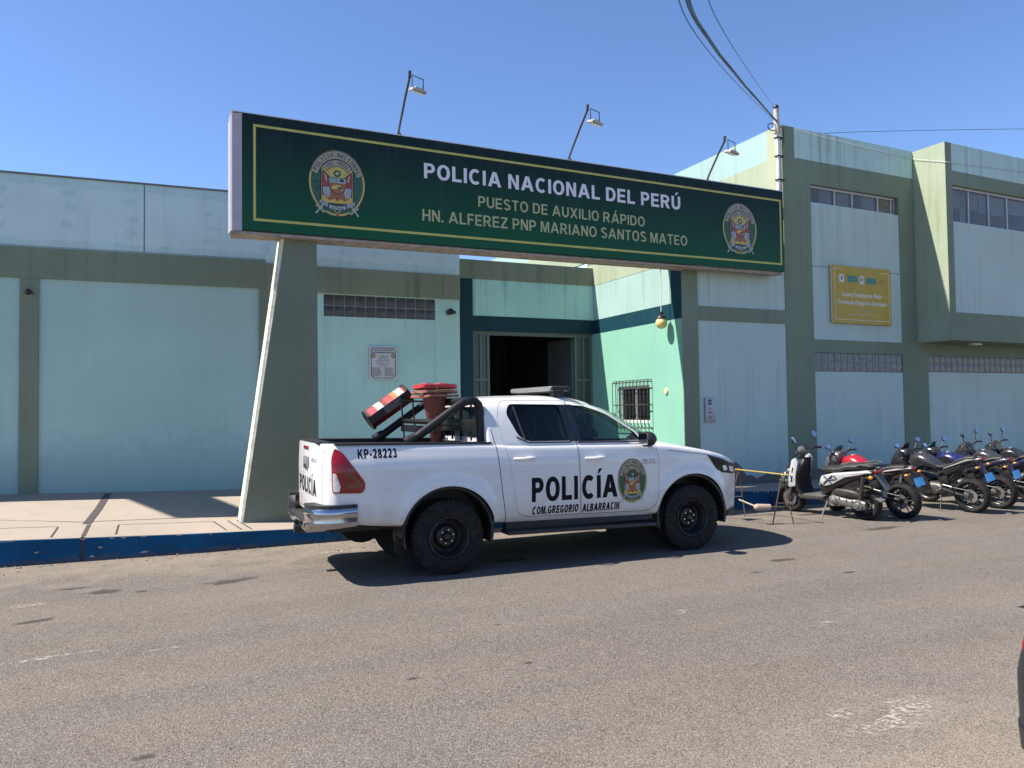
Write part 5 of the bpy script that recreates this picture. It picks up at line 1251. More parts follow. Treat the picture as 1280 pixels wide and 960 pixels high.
# belt mouldings, pillar covers, handles, mirrors
for s in (-1, 1):
    def cabp(x, z, l): 
        return (x, s*(cab_side(z)+l), z)
    for (xa, xb, xc, xd), dk in (((1.372, 1.4765, 1.438, 1.5185), 'rear'), ((1.484, 1.535, 1.5245, 1.578), 'front')):
        q = MB(); rings = []
        for k in range(9):
            f = k/8; z = 1.752+(1.340-1.752)*f; x0, x1 = xa+(xc-xa)*f, xb+(xd-xb)*f
            rings.append([cabp(x0, z, -.01), cabp(x0, z, .007), cabp(x1, z, .007), cabp(x1, z, -.01)])
        q.loft(rings); q.build('pillar_trim', pm('gloss_black_trim', (.010, .010, .012), .15, coat=.5), door_o[(dk, s)], 20)
    q = MB(); q.tube([cabp(x, z, .004) for x, z in ((.80, 1.405), (.93, 1.342), (1.2, 1.336), (1.45, 1.333))], .009, 6); q.build('belt_moulding', M_TRIM, door_o[('rear', s)])
    q = MB(); q.tube([cabp(x, z, .004) for x, z in ((1.545, 1.326), (1.9, 1.322), (2.2, 1.318), (2.49, 1.315))], .009, 6); q.build('belt_moulding', M_TRIM, door_o[('front', s)])
    q = MB(); q.tube([cabp(.905, 1.35, -.008), cabp(.82, 1.735, -.012)], .012, 6); q.build('window_divider', M_TRIM, door_o[('rear', s)])
    for nm, x0, x1, z in (('rear', .735, .985, 1.175), ('front', 1.60, 1.85, 1.150)):
        q = MB(); a = on_side(x0, z, 0, s).y; P3 = []
        for k in range(9):
            t = k/8; P3.append((x0+(x1-x0)*t, a+s*(.006+.042*math.sin(math.pi*min(1, t*1.05))**.6 if t < .97 else .0), z-.004*math.sin(t*3)))
        q.tube(P3, [.012, .017, .019, .02, .02, .02, .019, .017, .01], 10)
        q.ball((x0+.18, a, z-.01), (.05, .010, .03), 16, 8)
        q.build('handle', M_PAINT, door_o[(nm, s)])
    ym = s*1.02
    q = MB(); q.loft([[(2.36+dx+c*math.cos(k*.524)*.0+.0, ym+s*(-.115+w*0)+0*k, 0) for k in range(1)] for dx, c, w in ()] or [[(2.30+a*ca-.0, ym+b2*math.cos(k*2*math.pi/14), 1.345+h2*math.sin(k*2*math.pi/14)) for k in range(14)] for a, ca, b2, h2 in ((0, 0, .098, .075), (.02, 1, .112, .088), (.07, 1, .115, .09), (.11, 1, .10, .078), (.14, 1, .065, .05), (.15, 1, .02, .015))])
    mr = q.build('mirror', M_TRIM, door_o[('front', s)], 50)
    q = MB(); q.box(2.292, 2.30, ym-.09, ym+.09, 1.28, 1.41, .002); q.build('mirror_glass', M_CHROME, mr, 0)
    q = MB(); q.tube([(2.43, s*.86, 1.31), (2.41, s*.95, 1.31)], .03, 8); q.build('mirror_arm', M_TRIM, mr)
    # sills, running boards, flaps, liners
    q = MB(); q.box(.66, 2.52, s*.80-.05, s*.80+.05, .405, .49); q.build('sill_cover', M_TRIM, trk)
    q = MB(); y0, y1 = sorted((s*.78, s*1.0)); q.hexa([(.62, y0, .375), (2.48, y0, .345), (2.48, y1, .345), (.62, y1, .375), (.62, y0, .415), (2.48, y0, .385), (2.48, y1, .385), (.62, y1, .415)], .015); q.build('running_board', M_TRIM, trk)
    for c, xf in ((WR, -.50), (WF, 2.60)):
        q = MB(); ring = [(c[0]+.50*math.cos(R(a)), c[1]+.04+.485*math.sin(R(a))) for a in range(-15, 196, 10)]
        ring2 = [(c[0]+.47*math.cos(R(a)), c[1]+.04+.46*math.sin(R(a))) for a in range(195, -16, -10)]
        y0, y1 = sorted((s*.52, s*.895)); q.xz(ring+ring2, y0, y1); q.build('wheel_arch_liner', M_TRIM, trk, 0)
        q = MB(); y0, y1 = sorted((s*.50, s*.53)); q.xz(circ((c[0], c[1]+.02), .49, 32), y0, y1); q.build('inner_wing', M_DARKIN, trk, 0)
        y0, y1 = sorted((s*.64, s*.90)); q = MB(); q.hexa([(xf-.03, y0, .25), (xf-.015, y0, .25), (xf-.015, y1, .25), (xf-.03, y1, .25), (xf+.03, y0, .56), (xf+.045, y0, .56), (xf+.045, y1, .56), (xf+.03, y1, .56)], .005); q.build('mudflap', pm('black_rubber_flap', (.006, .006, .006), .7, spec=.2), trk)
# chassis
q = MB(); 
for s in (-1, 1): q.box(-1.15, 3.6, s*.42-.05, s*.42+.05, .46, .58)
q.build('chassis', M_TRIM, trk, 0)
q = MB(); q.tube([(0, -.75, .39), (0, -.12, .39), (0, .12, .39), (0, .75, .39)], [.05, .06, .06, .05], 10); q.ball((0, 0, .39), .15, 14, 10); q.build('rear_axle', M_TRIM, trk)
q = MB(); q.tube([(3.05, -.75, .385), (3.05, .75, .385)], .04, 8); q.build('front_axle', M_TRIM, trk)
q = MB(); q.tube([(.9, .25, .48), (-.4, .3, .52), (-.9, .45, .50), (-1.22, .52, .47)], .035, 10); q.build('exhaust', pm('dull_exhaust', (.14, .12, .10), .6, .5), trk)
q = MB(); q.tube([(-.75, -.2, .55), (-.75, .2, .55)], .26, 20); q.build('spare_wheel', M_RUB, trk)
# wheels
def wheel(c, s, tyre_r=.388, w=.25, rim_r=.215):
    y = s*.775
    prof = [(rim_r-.01, -.5*w+.02), (rim_r+.015, -.5*w), (rim_r+.07, -.5*w-.006), (tyre_r-.05, -.5*w+.002), (tyre_r-.02, -.5*w+.018), (tyre_r-.004, -.5*w+.045), (tyre_r, -.02*w), (tyre_r, .02*w), (tyre_r-.004, .5*w-.045), (tyre_r-.02, .5*w-.018), (tyre_r-.05, .5*w-.002), (rim_r+.07, .5*w+.006), (rim_r+.015, .5*w), (rim_r-.01, .5*w-.02)]
    o = Vector((c[0], y, tyre_r))
    q = MB(); 
    q.lathe([(.01, .02), (.045, .02), (.05, .052), (.052, .052), (.055, .03), (.085, .03), (.10, .024), (.115, .0), (.135, -.02), (.155, -.025), (.17, -.012), (.178, .02), (.185, .075), (.20, .10), (.213, .115), (.218, .128), (.213, .132), (.205, .128), (.196, .112), (.19, .02), (.19, -.1), (.05, -.1)], o, (0, s, 0), 48)
    wh = q.build('wheel', M_STEEL, trk, 30)
    q = MB(); q.lathe(prof, o, (0, s, 0), 64)
    for k in range(44):                                                  # shoulder blocks of the tread
        a = 2*math.pi*k/44; rad = Vector((math.cos(a), 0, math.sin(a))); tan = Vector((-math.sin(a), 0, math.cos(a)))
        for sd in (-1, 1): q.obox(o+rad*(tyre_r-.0215)+Vector((0, s*sd*(w*.5-.048), 0)), rad, tan, (0, 1, 0), .019, .019, .030)
        q.obox(o+rad*(tyre_r-.014)+tan*.018, rad, tan, (0, 1, 0), .016, .016, .055)
    q.build('tyre', M_RUB, wh, 30)
    q = MB()
    for k in range(6):
        a = k*math.pi/3+.3; p = o+Vector((math.cos(a)*.07, s*.028, math.sin(a)*.07)); q.cyl(p, p+Vector((0, s*.03, 0)), .0125, .010, 8)
    nt_ = q.build('wheel_nuts', M_NUT, wh, 30)
    q = MB(); q.lathe([(0, .075), (.028, .072), (.04, .06), (.042, .03), (0, .03)], o, (0, s, 0), 20); q.build('hub_cap', M_STEEL, wh)
    q = MB()
    for k in range(10):
        a = k*.628; q.cyl(o+Vector((math.cos(a)*.146, s*-.018, math.sin(a)*.146)), o+Vector((math.cos(a)*.146, s*-.0215, math.sin(a)*.146)), .014, .014, 10)
    return wh
for c in (WR, WF):
    for s in (-1, 1): wheel(c, s)
# rear bumper: low middle bar with a step, two raised chrome corners
q = MB(); q.hexa([(-1.40, -.60, .50), (-1.20, -.60, .50), (-1.20, .60, .50), (-1.40, .60, .50), (-1.43, -.60, .60), (-1.20, -.60, .60), (-1.20, .60, .60), (-1.43, .60, .60)], .015)
rb = q.build('rear_bumper', M_CHROME, trk, 40)
q = MB(); q.box(-1.425, -1.20, -.58, .58, .601, .612, .004); q.build('bumper_step', M_TRIM, rb)
q = MB(); q.box(-1.22, -1.16, -.60, .60, .52, .70); q.build('bumper_back', M_DARKIN, rb)
for s in (-1, 1):
    path = [(-1.40, .55), (-1.405, .62), (-1.40, .72), (-1.375, .82), (-1.32, .90), (-1.24, .938), (-1.12, .945), (-1.00, .938), (-.955, .93)]
    rings = []
    for k, (x, y) in enumerate(path):
        a = Vector(path[max(0, k-1)]); b2 = Vector(path[min(len(path)-1, k+1)]); d = (b2-a).normalized(); nx, ny = -d.y, d.x
        if nx > 0 and k < 4: pass
        z0 = .535+.035*min(1, k/6); z1 = .765
        row = []
        for off, z in ((-.02, z0+.02), (0, z0), (.05, z0), (.05, z1), (.0, z1), (-.015, z1-.02), (-.022, .70), (-.012, .665), (-.025, .63)):
            row.append((x-nx*off*(-1)*0 + (off if k < 4 else off*.35), s*(y-(off if k >= 4 else 0)), z))
        rings.append(row)
    q = MB(); q.loft(rings); q.build('bumper_end', M_CHROME, rb, 40)
    q = MB(); pad = [(p[0]-.012 if i < 4 else p[0], p[1]+(.006 if i >= 4 else 0)) for i, p in enumerate(path)]+[(-1.0, .87), (-1.2, .86), (-1.27, .80), (-1.29, .60), (-1.28, .55)]
    q.prism(pad, lambda p, t: (p[0], s*p[1], t), .758, .792); q.build('bumper_pad', M_TRIM, rb, 20)
q = MB(); q.box(-1.44, -1.20, -.05, .05, .42, .50, .01); q.tube([(-1.42, 0, .5), (-1.42, 0, .53)], .018, 8); q.ball((-1.42, 0, .55), .028, 12, 8); q.build('tow_hitch', M_TRIM, trk)
# bed: rail caps, roll bar
for s in (-1, 1):
    q = MB(); y0, y1 = sorted((s*.68, s*.862)); q.hexa([(-1.16, y0, 1.372), (.50, y0, 1.340), (.50, y1, 1.340), (-1.16, y1, 1.372), (-1.16, y0, 1.392), (.50, y0, 1.360), (.50, y1, 1.360), (-1.16, y1, 1.392)], .006); q.build('bed_rail_cap', M_TRIM, trk)
q = MB(); q.box(-1.30, -1.13, -.66, .66, 1.382, 1.396, .005); q.build('tailgate_cap', M_TRIM, tgo)
rbm = MB()
for s in (-1, 1):
    y = s*.70
    rbm.tube([(-.36, y, 1.375), (-.25, y, 1.45), (.16, y, 1.735), (.24, y, 1.785), (.31, y, 1.805), (.37, y, 1.80), (.415, y, 1.76), (.43, y, 1.69), (.435, y, 1.36)], .046, 14)
    rbm.tube([(-.40, y, 1.362), (-.29, y, 1.425)], [.062, .056], 12)
rbm.tube([(.33, -.70, 1.80), (.33, .70, 1.80)], .044, 12)
rbm.tube([(-.05, -.70, 1.58), (-.05, .70, 1.58)], .03, 8)
rl = rbm.build('roll_bar', M_BLKTUBE, trk)
q = MB(); q.box(.40, .44, -.68, .68, 1.46, 1.60, .01); q.box(-.08, -.05, -.68, .68, 1.455, 1.535, .008); q.build('cross_plate', M_BLKTUBE, rl)
for y, x in ((.42, -.10), (.28, .0)):
    q = MB(); q.tube([(x-.04, y, 1.82), (x+.02, y, 1.0)], .010, 6); q.build('stay_rod', M_BLKTUBE, rl)
for pts, r in (([(-.20, .36, 1.815), (.3, .36, 1.815)], .012), ([(-.15, -.25, 1.52), (.4, -.25, 1.55)], .01)):
    q = MB(); q.tube(pts, r, 6); q.build('stay_rod', M_BLKTUBE, rl)
for y in (-.45, -.1, .2, .5):
    q = MB(); q.tube([(.42, y, 1.36), (.42, y, 1.78)], .012, 6); q.build('guard_rod', M_BLKTUBE, rl)
# roof lightbar
q = MB(); q.box(1.34, 1.60, -.58, .58, 1.908, 1.966, .026, 3); lbo = q.build('roof_lightbar', M_BAR, trk)
q = MB(); q.box(1.36, 1.58, -.60, -.582, 1.912, 1.962, .012); q.box(1.36, 1.58, .582, .60, 1.912, 1.962, .012); q.build('end_caps', M_TRIM, lbo)
q = MB()
for s in (-1, 1): q.box(1.40, 1.54, s*.50-.03, s*.50+.03, 1.845, 1.908, .008)
q.box(1.38, 1.56, -.5, .5, 1.893, 1.906, .004); q.build('mounting_feet', M_TRIM, lbo, 0)
# inside the cab
M_SEAT = pm('charcoal_seat_fabric', (.05, .05, .052), .9, bump=.4, bs=120)
for x, y, w in ((1.75, -.38, .25), (1.75, .38, .25), (.98, 0, .62)):
    q = MB(); q.hexa([(x-.25, y-w, .70), (x+.25, y-w, .74), (x+.25, y+w, .74), (x-.25, y+w, .70), (x-.25, y-w, .92), (x+.25, y-w, .95), (x+.25, y+w, .95), (x-.25, y+w, .92)], .04); st_ = q.build('seat', M_SEAT, trk)
    q = MB(); q.hexa([(x-.30, y-w, .88), (x-.17, y-w, .88), (x-.17, y+w, .88), (x-.30, y+w, .88), (x-.42, y-w*.9, 1.45), (x-.32, y-w*.9, 1.45), (x-.32, y+w*.9, 1.45), (x-.42, y+w*.9, 1.45)], .04)
    q.build('backrest', M_SEAT, st_)
    q = MB()
    for yy in ((y,) if w < .4 else (-.38, .38)): q.hexa([(x-.43, yy-.12, 1.47), (x-.34, yy-.12, 1.47), (x-.34, yy+.12, 1.47), (x-.43, yy+.12, 1.47), (x-.46, yy-.11, 1.64), (x-.38, yy-.11, 1.64), (x-.38, yy+.11, 1.64), (x-.46, yy+.11, 1.64)], .03)
    q.build('headrest', M_SEAT, st_)
q = MB(); q.hexa([(2.35, -.78, .85), (2.75, -.78, .85), (2.75, .78, .85), (2.35, .78, .85), (2.28, -.78, 1.24), (2.8, -.78, 1.25), (2.8, .78, 1.25), (2.28, .78, 1.24)], .04); q.build('dashboard', M_DARKIN, trk)
q = MB(); cS = Vector((2.16, .38, 1.17)); ax = Vector((-.9, 0, .45)).normalized(); X = Vector((0, 1, 0)); Y = ax.cross(X)
q.tube([cS+X*.18*math.cos(k*.314)+Y*.18*math.sin(k*.314) for k in range(20)], .015, 8, close=True); q.tube([cS-X*.17, cS, cS+X*.17], .012, 6); q.tube([cS, cS-ax*.2], .03, 8); q.build('steering_wheel', M_DARKIN, trk)
q = MB(); q.tube([(1.44, -.64, 1.70), (1.43, -.66, 1.5), (1.46, -.70, 1.36)], .028, 8); q.build('grab_handle', pm('pale_grey_belt', (.20, .19, .18), .8), trk)

# ------------------------------------------------------------------ cargo: case and cones tied to the roll bar
def T(p): return trk_m @ Vector(p)
trk_m = Matrix.Translation(TRUCK_POS) @ Matrix.Rotation(TA, 4, 'Z')
case = thing('warning_case', 'red eight-sided warning case with black end rings and reflective stripes, strapped on the roll bar', 'case', (0, 0, 0))
# axis along the far leg of the roll bar
c0 = Vector((-.48, .70, 1.585)); c1 = Vector((.02, .70, 1.925)); axv = (c1-c0).normalized(); case.matrix_world = trk_m @ Matrix.Translation(c0) @ axv.to_track_quat('Z', 'Y').to_matrix().to_4x4()
L = (c1-c0).length
def octa(r, z, ph=.3927): return [(r*math.cos(ph+k*math.pi/4), r*math.sin(ph+k*math.pi/4), z) for k in range(8)]
q = MB(); q.loft([octa(.118, .02), octa(.122, .03), octa(.122, L-.03), octa(.118, L-.02)]); q.build('case_body', pm('scuffed_red_case', (.20, .010, .010), .35, dirt=.25, var=.25), case, 20)
for z in (0, L-.035):
    q = MB(); q.loft([octa(.09, z), octa(.135, z+.003), octa(.14, z+.012), octa(.138, z+.03), octa(.12, z+.035)]); q.build('end_ring', M_BLACK, case, 20)
def stripe(name, col, z0, z1, k0, k1, r=.1245):
    q = MB()
    for k in range(k0, k1):
        a, b = octa(r, 0)[k % 8], octa(r, 0)[(k+1) % 8]; q.faces([(a[0], a[1], z0), (b[0], b[1], z0), (b[0], b[1], z1), (a[0], a[1], z1)], [(0, 1, 2, 3)])
    q.build(name, col, case, 0)
RFW = pm('reflective_white_tape', (.42, .40, .36), .4, var=.15, vs=40); RFR = pm('reflective_red_tape', (.42, .03, .035), .4); RFY = pm('reflective_orange_tape', (.42, .17, .035), .4)
for nm, mt, z0, z1 in (('reflective_tape', RFR, .06, .15), ('reflective_tape', RFW, .15, .24), ('reflective_tape', RFR, .29, .39), ('reflective_tape', RFY, .39, .45), ('reflective_tape', RFW, .45, L-.06)): stripe(nm, mt, z0, z1, 1, 3, .126)
stripe('black_panel', M_BLACK, .05, L-.05, 3, 4, .1255)
stripe('grey_panel', pm('scuffed_grey_panel', (.12, .11, .10), .5), .22, L-.14, 3, 4, .1265)
q = MB(); q.tube([(.14, 0, L-.02), (.17, .02, L+.03), (.10, .05, L+.05), (.0, .06, L+.0)], .006, 5); q.build('wire_clip', M_ARM, case)
M_CONE = pm('faded_orange_cone', (.30, .085, .068), .6, var=.15, dirt=.15); M_CONEB = pm('red_cone_base', (.42, .03, .035), .55, var=.2, vs=14)
cols = ('red traffic cone base, topmost of the upside down stack in the truck bed', 'faded orange traffic cone in the middle of the upside down stack in the truck bed', 'faded traffic cone lowest of the upside down stack, its tip in the truck bed')
for k, lab in enumerate(cols):
    cn = thing('traffic_cone', lab, 'traffic cone', T((.18, .12, .0)), 'upside down traffic cones in the truck bed', rz=TA+R(8*k))
    zt_ = 1.985-.048*k
    q = MB(); q.lathe([(.155-.004*k, zt_-.02), (.155-.004*k, zt_-.03), (.15-.004*k, zt_-.035), (.035, zt_-.62), (.028, zt_-.63), (.02, zt_-.62), (.14, zt_-.03)], (0, 0, 0), (0, 0, 1), 24); q.build('cone', M_CONE if k else M_CONE, cn)
    q = MB(); P8 = fillet([(-.22, -.22), (.22, -.22), (.22, .22), (-.22, .22)], .07, 4)
    q.prism(P8, lambda p, t: (p[0], p[1], t+.008*math.sin(p[0]*17+k)+.006*math.sin(p[1]*21)), zt_-.028, zt_+(.012 if k == 0 else .0)); q.build('base', M_CONEB if k == 0 else pm('brown_red_cone_base', (.30, .10, .07), .6, dirt=.3), cn, 30)
    if k == 0:
        q = MB(); 
        for j in range(4):
            a = j*math.pi/2+.4; q.obox((.13*math.cos(a), .13*math.sin(a), zt_+.02), (math.cos(a), math.sin(a), 0), (-math.sin(a), math.cos(a), 0), (0, 0, 1), .05, .07, .012, .008)
        q.build('base_feet', M_CONEB, cn, 30)
cd = thing('tie_cord', 'brown cord tying the upside down cones together', 'cord', T((.18, .12, 1.9)), rz=TA)
q = MB(); q.tube([(.232*math.cos(k*.3142)*(1+.12*abs(math.sin(k*.628))), .232*math.sin(k*.3142)*(1+.12*abs(math.sin(k*.628))), .02+.02*math.sin(k*.9)) for k in range(20)], .007, 5, close=True)
q.tube([(-.05, -.24, .08), (-.05, -.245, .0), (-.02, -.18, -.15), (.0, -.08, -.3)], .006, 5); q.build('cord_loop', pm('brown_cord', (.16, .11, .06), .9), cd)
# ------------------------------------------------------------------ motorcycles and scooter
M_BK = pm('satin_black_bike', (.016, .016, .017), .38, 0, .25, 14, dirt=.15, coat=.2)
M_ENG = pm('dusty_engine_casting', (.09, .088, .085), .5, .6, .3, 18, dirt=.35)
M_ALU = pm('brushed_bike_alloy', (.42, .41, .40), .35, .8, .2, 18, dirt=.2)
M_EXH = pm('grey_silencer', (.30, .29, .28), .4, .6, .2, 14, dirt=.3)
M_SEATV = pm('black_seat_vinyl', (.020, .020, .021), .5, 0, .2, 10, .3, 90, dirt=.12)
M_MIR = pm('mirror_silver', (.62, .62, .62), .05, 1.0, .02)
M_PLATE = pm('light_blue_plate', (.06, .30, .62), .45, dirt=.1)
M_ORG = pm('amber_lens', (.55, .22, .03), .2)
M_SPK = pm('greyed_black_alloy', (.05, .05, .05), .4, .5, .2)
M_SHOCK = pm('shock_spring', (.07, .06, .055), .4, .5)
def moto_wheel(par, name, c, r, w, rimmat, spokes=5, disc=True, hub=.04, stripe=None):
    c = Vector(c); ri = r-.085
    q = MB(); q.lathe([(ri, -.03), (ri+.012, -.035), (ri+.012, .035), (ri, .035), (ri-.02, .02), (ri-.022, 0), (ri-.02, -.02)], c, (0, 1, 0), 40, closed=True)
    for k in range(spokes):
        a = 2*math.pi*k/spokes+.3; d = Vector((math.cos(a), 0, math.sin(a))); t = Vector((-d.z, 0, d.x))
        for sg in ((-1, 1) if spokes <= 5 else (0,)):
            q.tube([c+d*hub+t*sg*.012, c+d*(ri-.015)+t*sg*.045], [.016, .010], 6)
    q.lathe([(0, -.055), (hub, -.055), (hub+.01, -.02), (hub+.01, .02), (hub, .055), (0, .055)], c, (0, 1, 0), 18)
    wh = q.build(name, rimmat, par, 35)
    q = MB(); n = 12; prof = []
    for k in range(n+1):
        a = -2.35+4.7*k/n; prof.append((r-.052+.052*math.cos(a), w*.5*math.sin(a)/.98))
    q.lathe(prof, c, (0, 1, 0), 48, closed=True)
    q.build('tyre', M_RUB, wh, 50)
    if stripe:
        q = MB(); q.lathe([(ri+.002, -.037), (ri+.013, -.038), (ri+.013, .038), (ri+.002, .037)], c, (0, 1, 0), 40, closed=True); q.build('rim_tape', stripe, wh, 35)
    if disc:
        q = MB(); q.lathe([(.06, .062), (.12, .062), (.12, .068), (.06, .068)], c, (0, 1, 0), 28, closed=True); q.build('brake_disc', M_ALU, wh, 30)
    return wh
def shell_loft(q, secs, n=16, p=2.4):
    """secs: (x, y half width, z centre, z half height) along x; superellipse sections"""
    rings = []
    for x, w, z, h in secs:
        ring = []
        for k in range(n):
            t = 2*math.pi*k/n; c, s = math.cos(t), math.sin(t)
            ring.append((x, w*math.copysign(abs(c)**(2/p), c), z+h*math.copysign(abs(s)**(2/p), s)))
        rings.append(ring)
    q.loft(rings); return q
def mirror(par, base, top, face=(-1, 0, .1), rx=.065, rz=.045, stem=M_BK, glassm=M_MIR):
    base, top = Vector(base), Vector(top); f = Vector(face).normalized(); X = f.cross(Vector((0, 0, 1))).normalized(); Z = X.cross(f)
    q = MB(); q.tube([base, base.lerp(top, .5)+Vector((.01, 0, .01)), top], .007, 6)
    rings = [[top+f*(-d)+X*rx*sc*math.cos(k*.449)+Z*rz*sc*math.sin(k*.449) for k in range(14)] for d, sc in ((0, 1), (.012, 1.06), (.03, .9), (.045, .4))]
    q.loft(rings); m_ = q.build('mirror', stem, par, 50)
    q = MB(); q.poly([top+f*.002+X*rx*.93*math.cos(k*.449)+Z*rz*.93*math.sin(k*.449) for k in range(14)]); q.build('mirror_glass', glassm, m_, 0)
def num_plate(par, c, w=.22, h=.13, txt='8241-6B', tiltx=.35):
    c = Vector(c); N = Vector((-1, 0, tiltx)).normalized(); X = Vector((0, -1, 0)); Z = X.cross(N)*-1
    if Z.z < 0: Z = -Z
    q = MB(); q.obox(c, X, N, Z, w/2, .004, h/2, .003); pl = q.build('number_plate', M_PLATE, par, 0)
    return pl
def naked_bike(label, pos, heading, lean=7, tank=(.02, .02, .022), tail=None, side=None, screen=None, accent=None, mirror_kind='diamond', scale=.875, tank_h=.0, high_tail=.0, stripe=None, bars=.0, rim=None, silencer_low=False, headl='cowl', plate=True, mhl=.0):
    t = thing('motorcycle', label, 'motorcycle', pos, 'motorcycles parked nose to the kerb')
    t.matrix_world = Matrix.Translation(pos) @ Matrix.Rotation(heading, 4, 'Z') @ Matrix.Rotation(R(-lean), 4, 'X') @ Matrix.Scale(scale, 4)
    cm = lambda nm, c: pm('bike_paint_%s_%d_%d_%d' % (nm, c[0]*999, c[1]*999, c[2]*999), c, .22, 0, .1, 9, coat=.7, dirt=.08)
    tk = cm('tank', tank); tl = cm('tail', tail or tank); sd = cm('side', side or tank)
    moto_wheel(t, 'rear_wheel', (0, 0, .31), .31, .175, rim or M_SPK, 5, True, .05, stripe)
    moto_wheel(t, 'front_wheel', (1.34, 0, .30), .30, .11, rim or M_SPK, 5, True, .04, stripe)
    q = MB()
    for s in (-1, 1): q.tube([(0, s*.115, .31), (.25, s*.12, .36), (.46, s*.10, .42)], [.022, .03, .035], 8)
    q.build('swingarm', M_BK, t)
    q = MB(); q.lathe([(.02, -.085), (.095, -.085), (.10, -.09), (.02, -.09)], (0, 0, .31), (0, 1, 0), 30, closed=True); q.tube([(0, .088, .41), (.42, .088, .47)], .010, 6); q.tube([(0, .088, .215), (.42, .088, .37)], .010, 6); q.build('chain', M_ENG, t, 30)
    q = MB()                                                             # fork
    for s in (-1, 1): q.tube([(1.34, s*.085, .30), (1.26, s*.085, .55)], .026, 10); q.tube([(1.26, s*.085, .55), (1.12, s*.085, .95)], .020, 10)
    q.box(1.09, 1.17, -.11, .11, .90, .93, .008); q.box(1.14, 1.22, -.11, .11, .74, .77, .008)
    q.build('fork', M_ALU, t)
    q = MB(); rings = []
    for k in range(13):
        a = R(25+k*10); w = .066 if k not in (0, 12) else .045
        rings.append([(1.34+(.335+dr)*math.cos(a), y, .30+(.335+dr)*math.sin(a)) for y, dr in ((-w, -.03), (-w*.8, .0), (0, .012), (w*.8, 0), (w, -.03))])
    q.loft(rings, cap=False, close=False); fm = q.build('front_fender', tl if accent is None else cm('acc', accent), t, 50)
    md = fm.modifiers.new('solid', 'SOLIDIFY'); md.thickness = .006
    q = MB()                                                             # engine block: crankcase, cylinder fins, covers
    shell_loft(q, [(.42, .10, .40, .09), (.50, .15, .40, .13), (.70, .16, .40, .14), (.82, .13, .42, .11), (.88, .08, .44, .07)], 14)
    for k in range(7): q.obox((.80+k*.016, 0, .52+k*.024), (1, 0, -.62), (0, 1, 0), (.62, 0, 1), .10-.003*k, .135, .007)
    q.obox((.92, 0, .72), (1, 0, -.5), (0, 1, 0), (.5, 0, 1), .09, .12, .05, .02)
    for s in (-1, 1): q.lathe([(0, .175), (.06, .175), (.085, .165), (.095, .14), (0, .14)], (.60, 0, .40), (0, s, 0), 20)
    q.build('engine', M_ENG, t, 30)
    q = MB(); 
    for s in (-1, 1):
        q.tube([(1.10, s*.03, .88), (.85, s*.13, .74), (.50, s*.13, .68), (.44, s*.11, .40)], .022, 8); q.tube([(.50, s*.11, .70), (.05, s*.08, .84+high_tail*.6)], .016, 8); q.tube([(.46, s*.11, .46), (.10, s*.08, .78+high_tail*.5)], .012, 6)
        q.tube([(1.08, s*.03, .84), (.98, s*.11, .50), (.80, s*.12, .30), (.50, s*.12, .28)], .018, 8)
    q.build('frame', M_BK, t)
    q = MB(); shell_loft(q, [(.50, .05, .80, .06), (.56, .11, .82+tank_h*.3, .09), (.68, .145, .87+tank_h*.6, .12), (.82, .165, .90+tank_h, .135+tank_h*.3), (.95, .155, .905+tank_h, .125), (1.04, .11, .90+tank_h*.6, .10), (1.09, .05, .88, .06)], 18, 2.3)
    tko = q.build('fuel_tank', tk, t, 60)
    q = MB(); q.lathe([(0, .012), (.04, .012), (.045, 0)], (.86, 0, 1.03+tank_h*1.25), (0, 0, 1), 16); q.build('filler_cap', M_ALU, tko)
    if side is not None or True:
        for s in (-1, 1):                                                # radiator shrouds beside the tank
            q = MB(); q.prism(fillet([(.70, .86), (.80, .98), (1.16, .90), (1.20, .80), (1.06, .62), (.98, .66), (.92, .78)], .03), lambda p, tt: (p[0], s*tt, p[1]), .135, .175, .008); q.build('side_shroud', sd, t, 40)
    for s in (-1, 1):                                                    # lower side fairing
        q = MB(); q.prism(fillet([(1.20, .99), (1.30, .82), (1.12, .54), (.84, .31), (.60, .34), (.66, .52), (.84, .68), (1.02, .84), (1.06, .98)], .04), lambda p, tt: (p[0], s*(tt+.03*(p[1]-.3)), p[1]), .145, .19, .012); q.build('side_fairing', tl, t, 40)
    q = MB(); shell_loft(q, [(.62, .08, .845, .035), (.50, .12, .815, .04), (.36, .135, .82, .04), (.27, .12, .835+high_tail*.3, .04), (.20, .10, .87+high_tail*.5, .04), (.02, .095, .895+high_tail, .035), (-.12, .06, .905+high_tail, .025)], 16, 2.6)
    q.build('seat', M_SEATV, t, 50)
    q = MB(); shell_loft(q, [(.54, .07, .73, .07), (.36, .135, .735, .075), (.16, .13, .78+high_tail*.5, .075), (-.06, .105, .835+high_tail, .062), (-.22, .065, .875+high_tail, .04), (-.29, .03, .895+high_tail, .018)], 16, 3)
    tlo = q.build('tail_fairing', tl, t, 45)
    if accent is not None:
        for s in (-1, 1):
            q = MB(); q.prism([(.40, .79), (.0, .86+high_tail*.9), (-.16, .895+high_tail), (-.02, .89+high_tail), (.38, .81)], lambda p, tt: (p[0], s*tt, p[1]), .115, .140); q.build('tail_stripe', cm('acc', accent), tlo, 0)
    q = MB(); q.box(-.285, -.24, -.05, .05, .875+high_tail, .91+high_tail, .01); q.build('tail_lamp', M_RLAMP, t)
    q = MB(); q.hexa([(-.16, -.07, .84+high_tail), (-.10, -.07, .84+high_tail), (-.10, .07, .84+high_tail), (-.16, .07, .84+high_tail), (-.36, -.06, .60), (-.345, -.06, .60), (-.345, .06, .60), (-.36, .06, .60)], .006)
    if True: tgm = q.build('plate_hanger', M_BK, t)
    if plate: num_plate(t, (-.335, 0, .665), .24, .14)
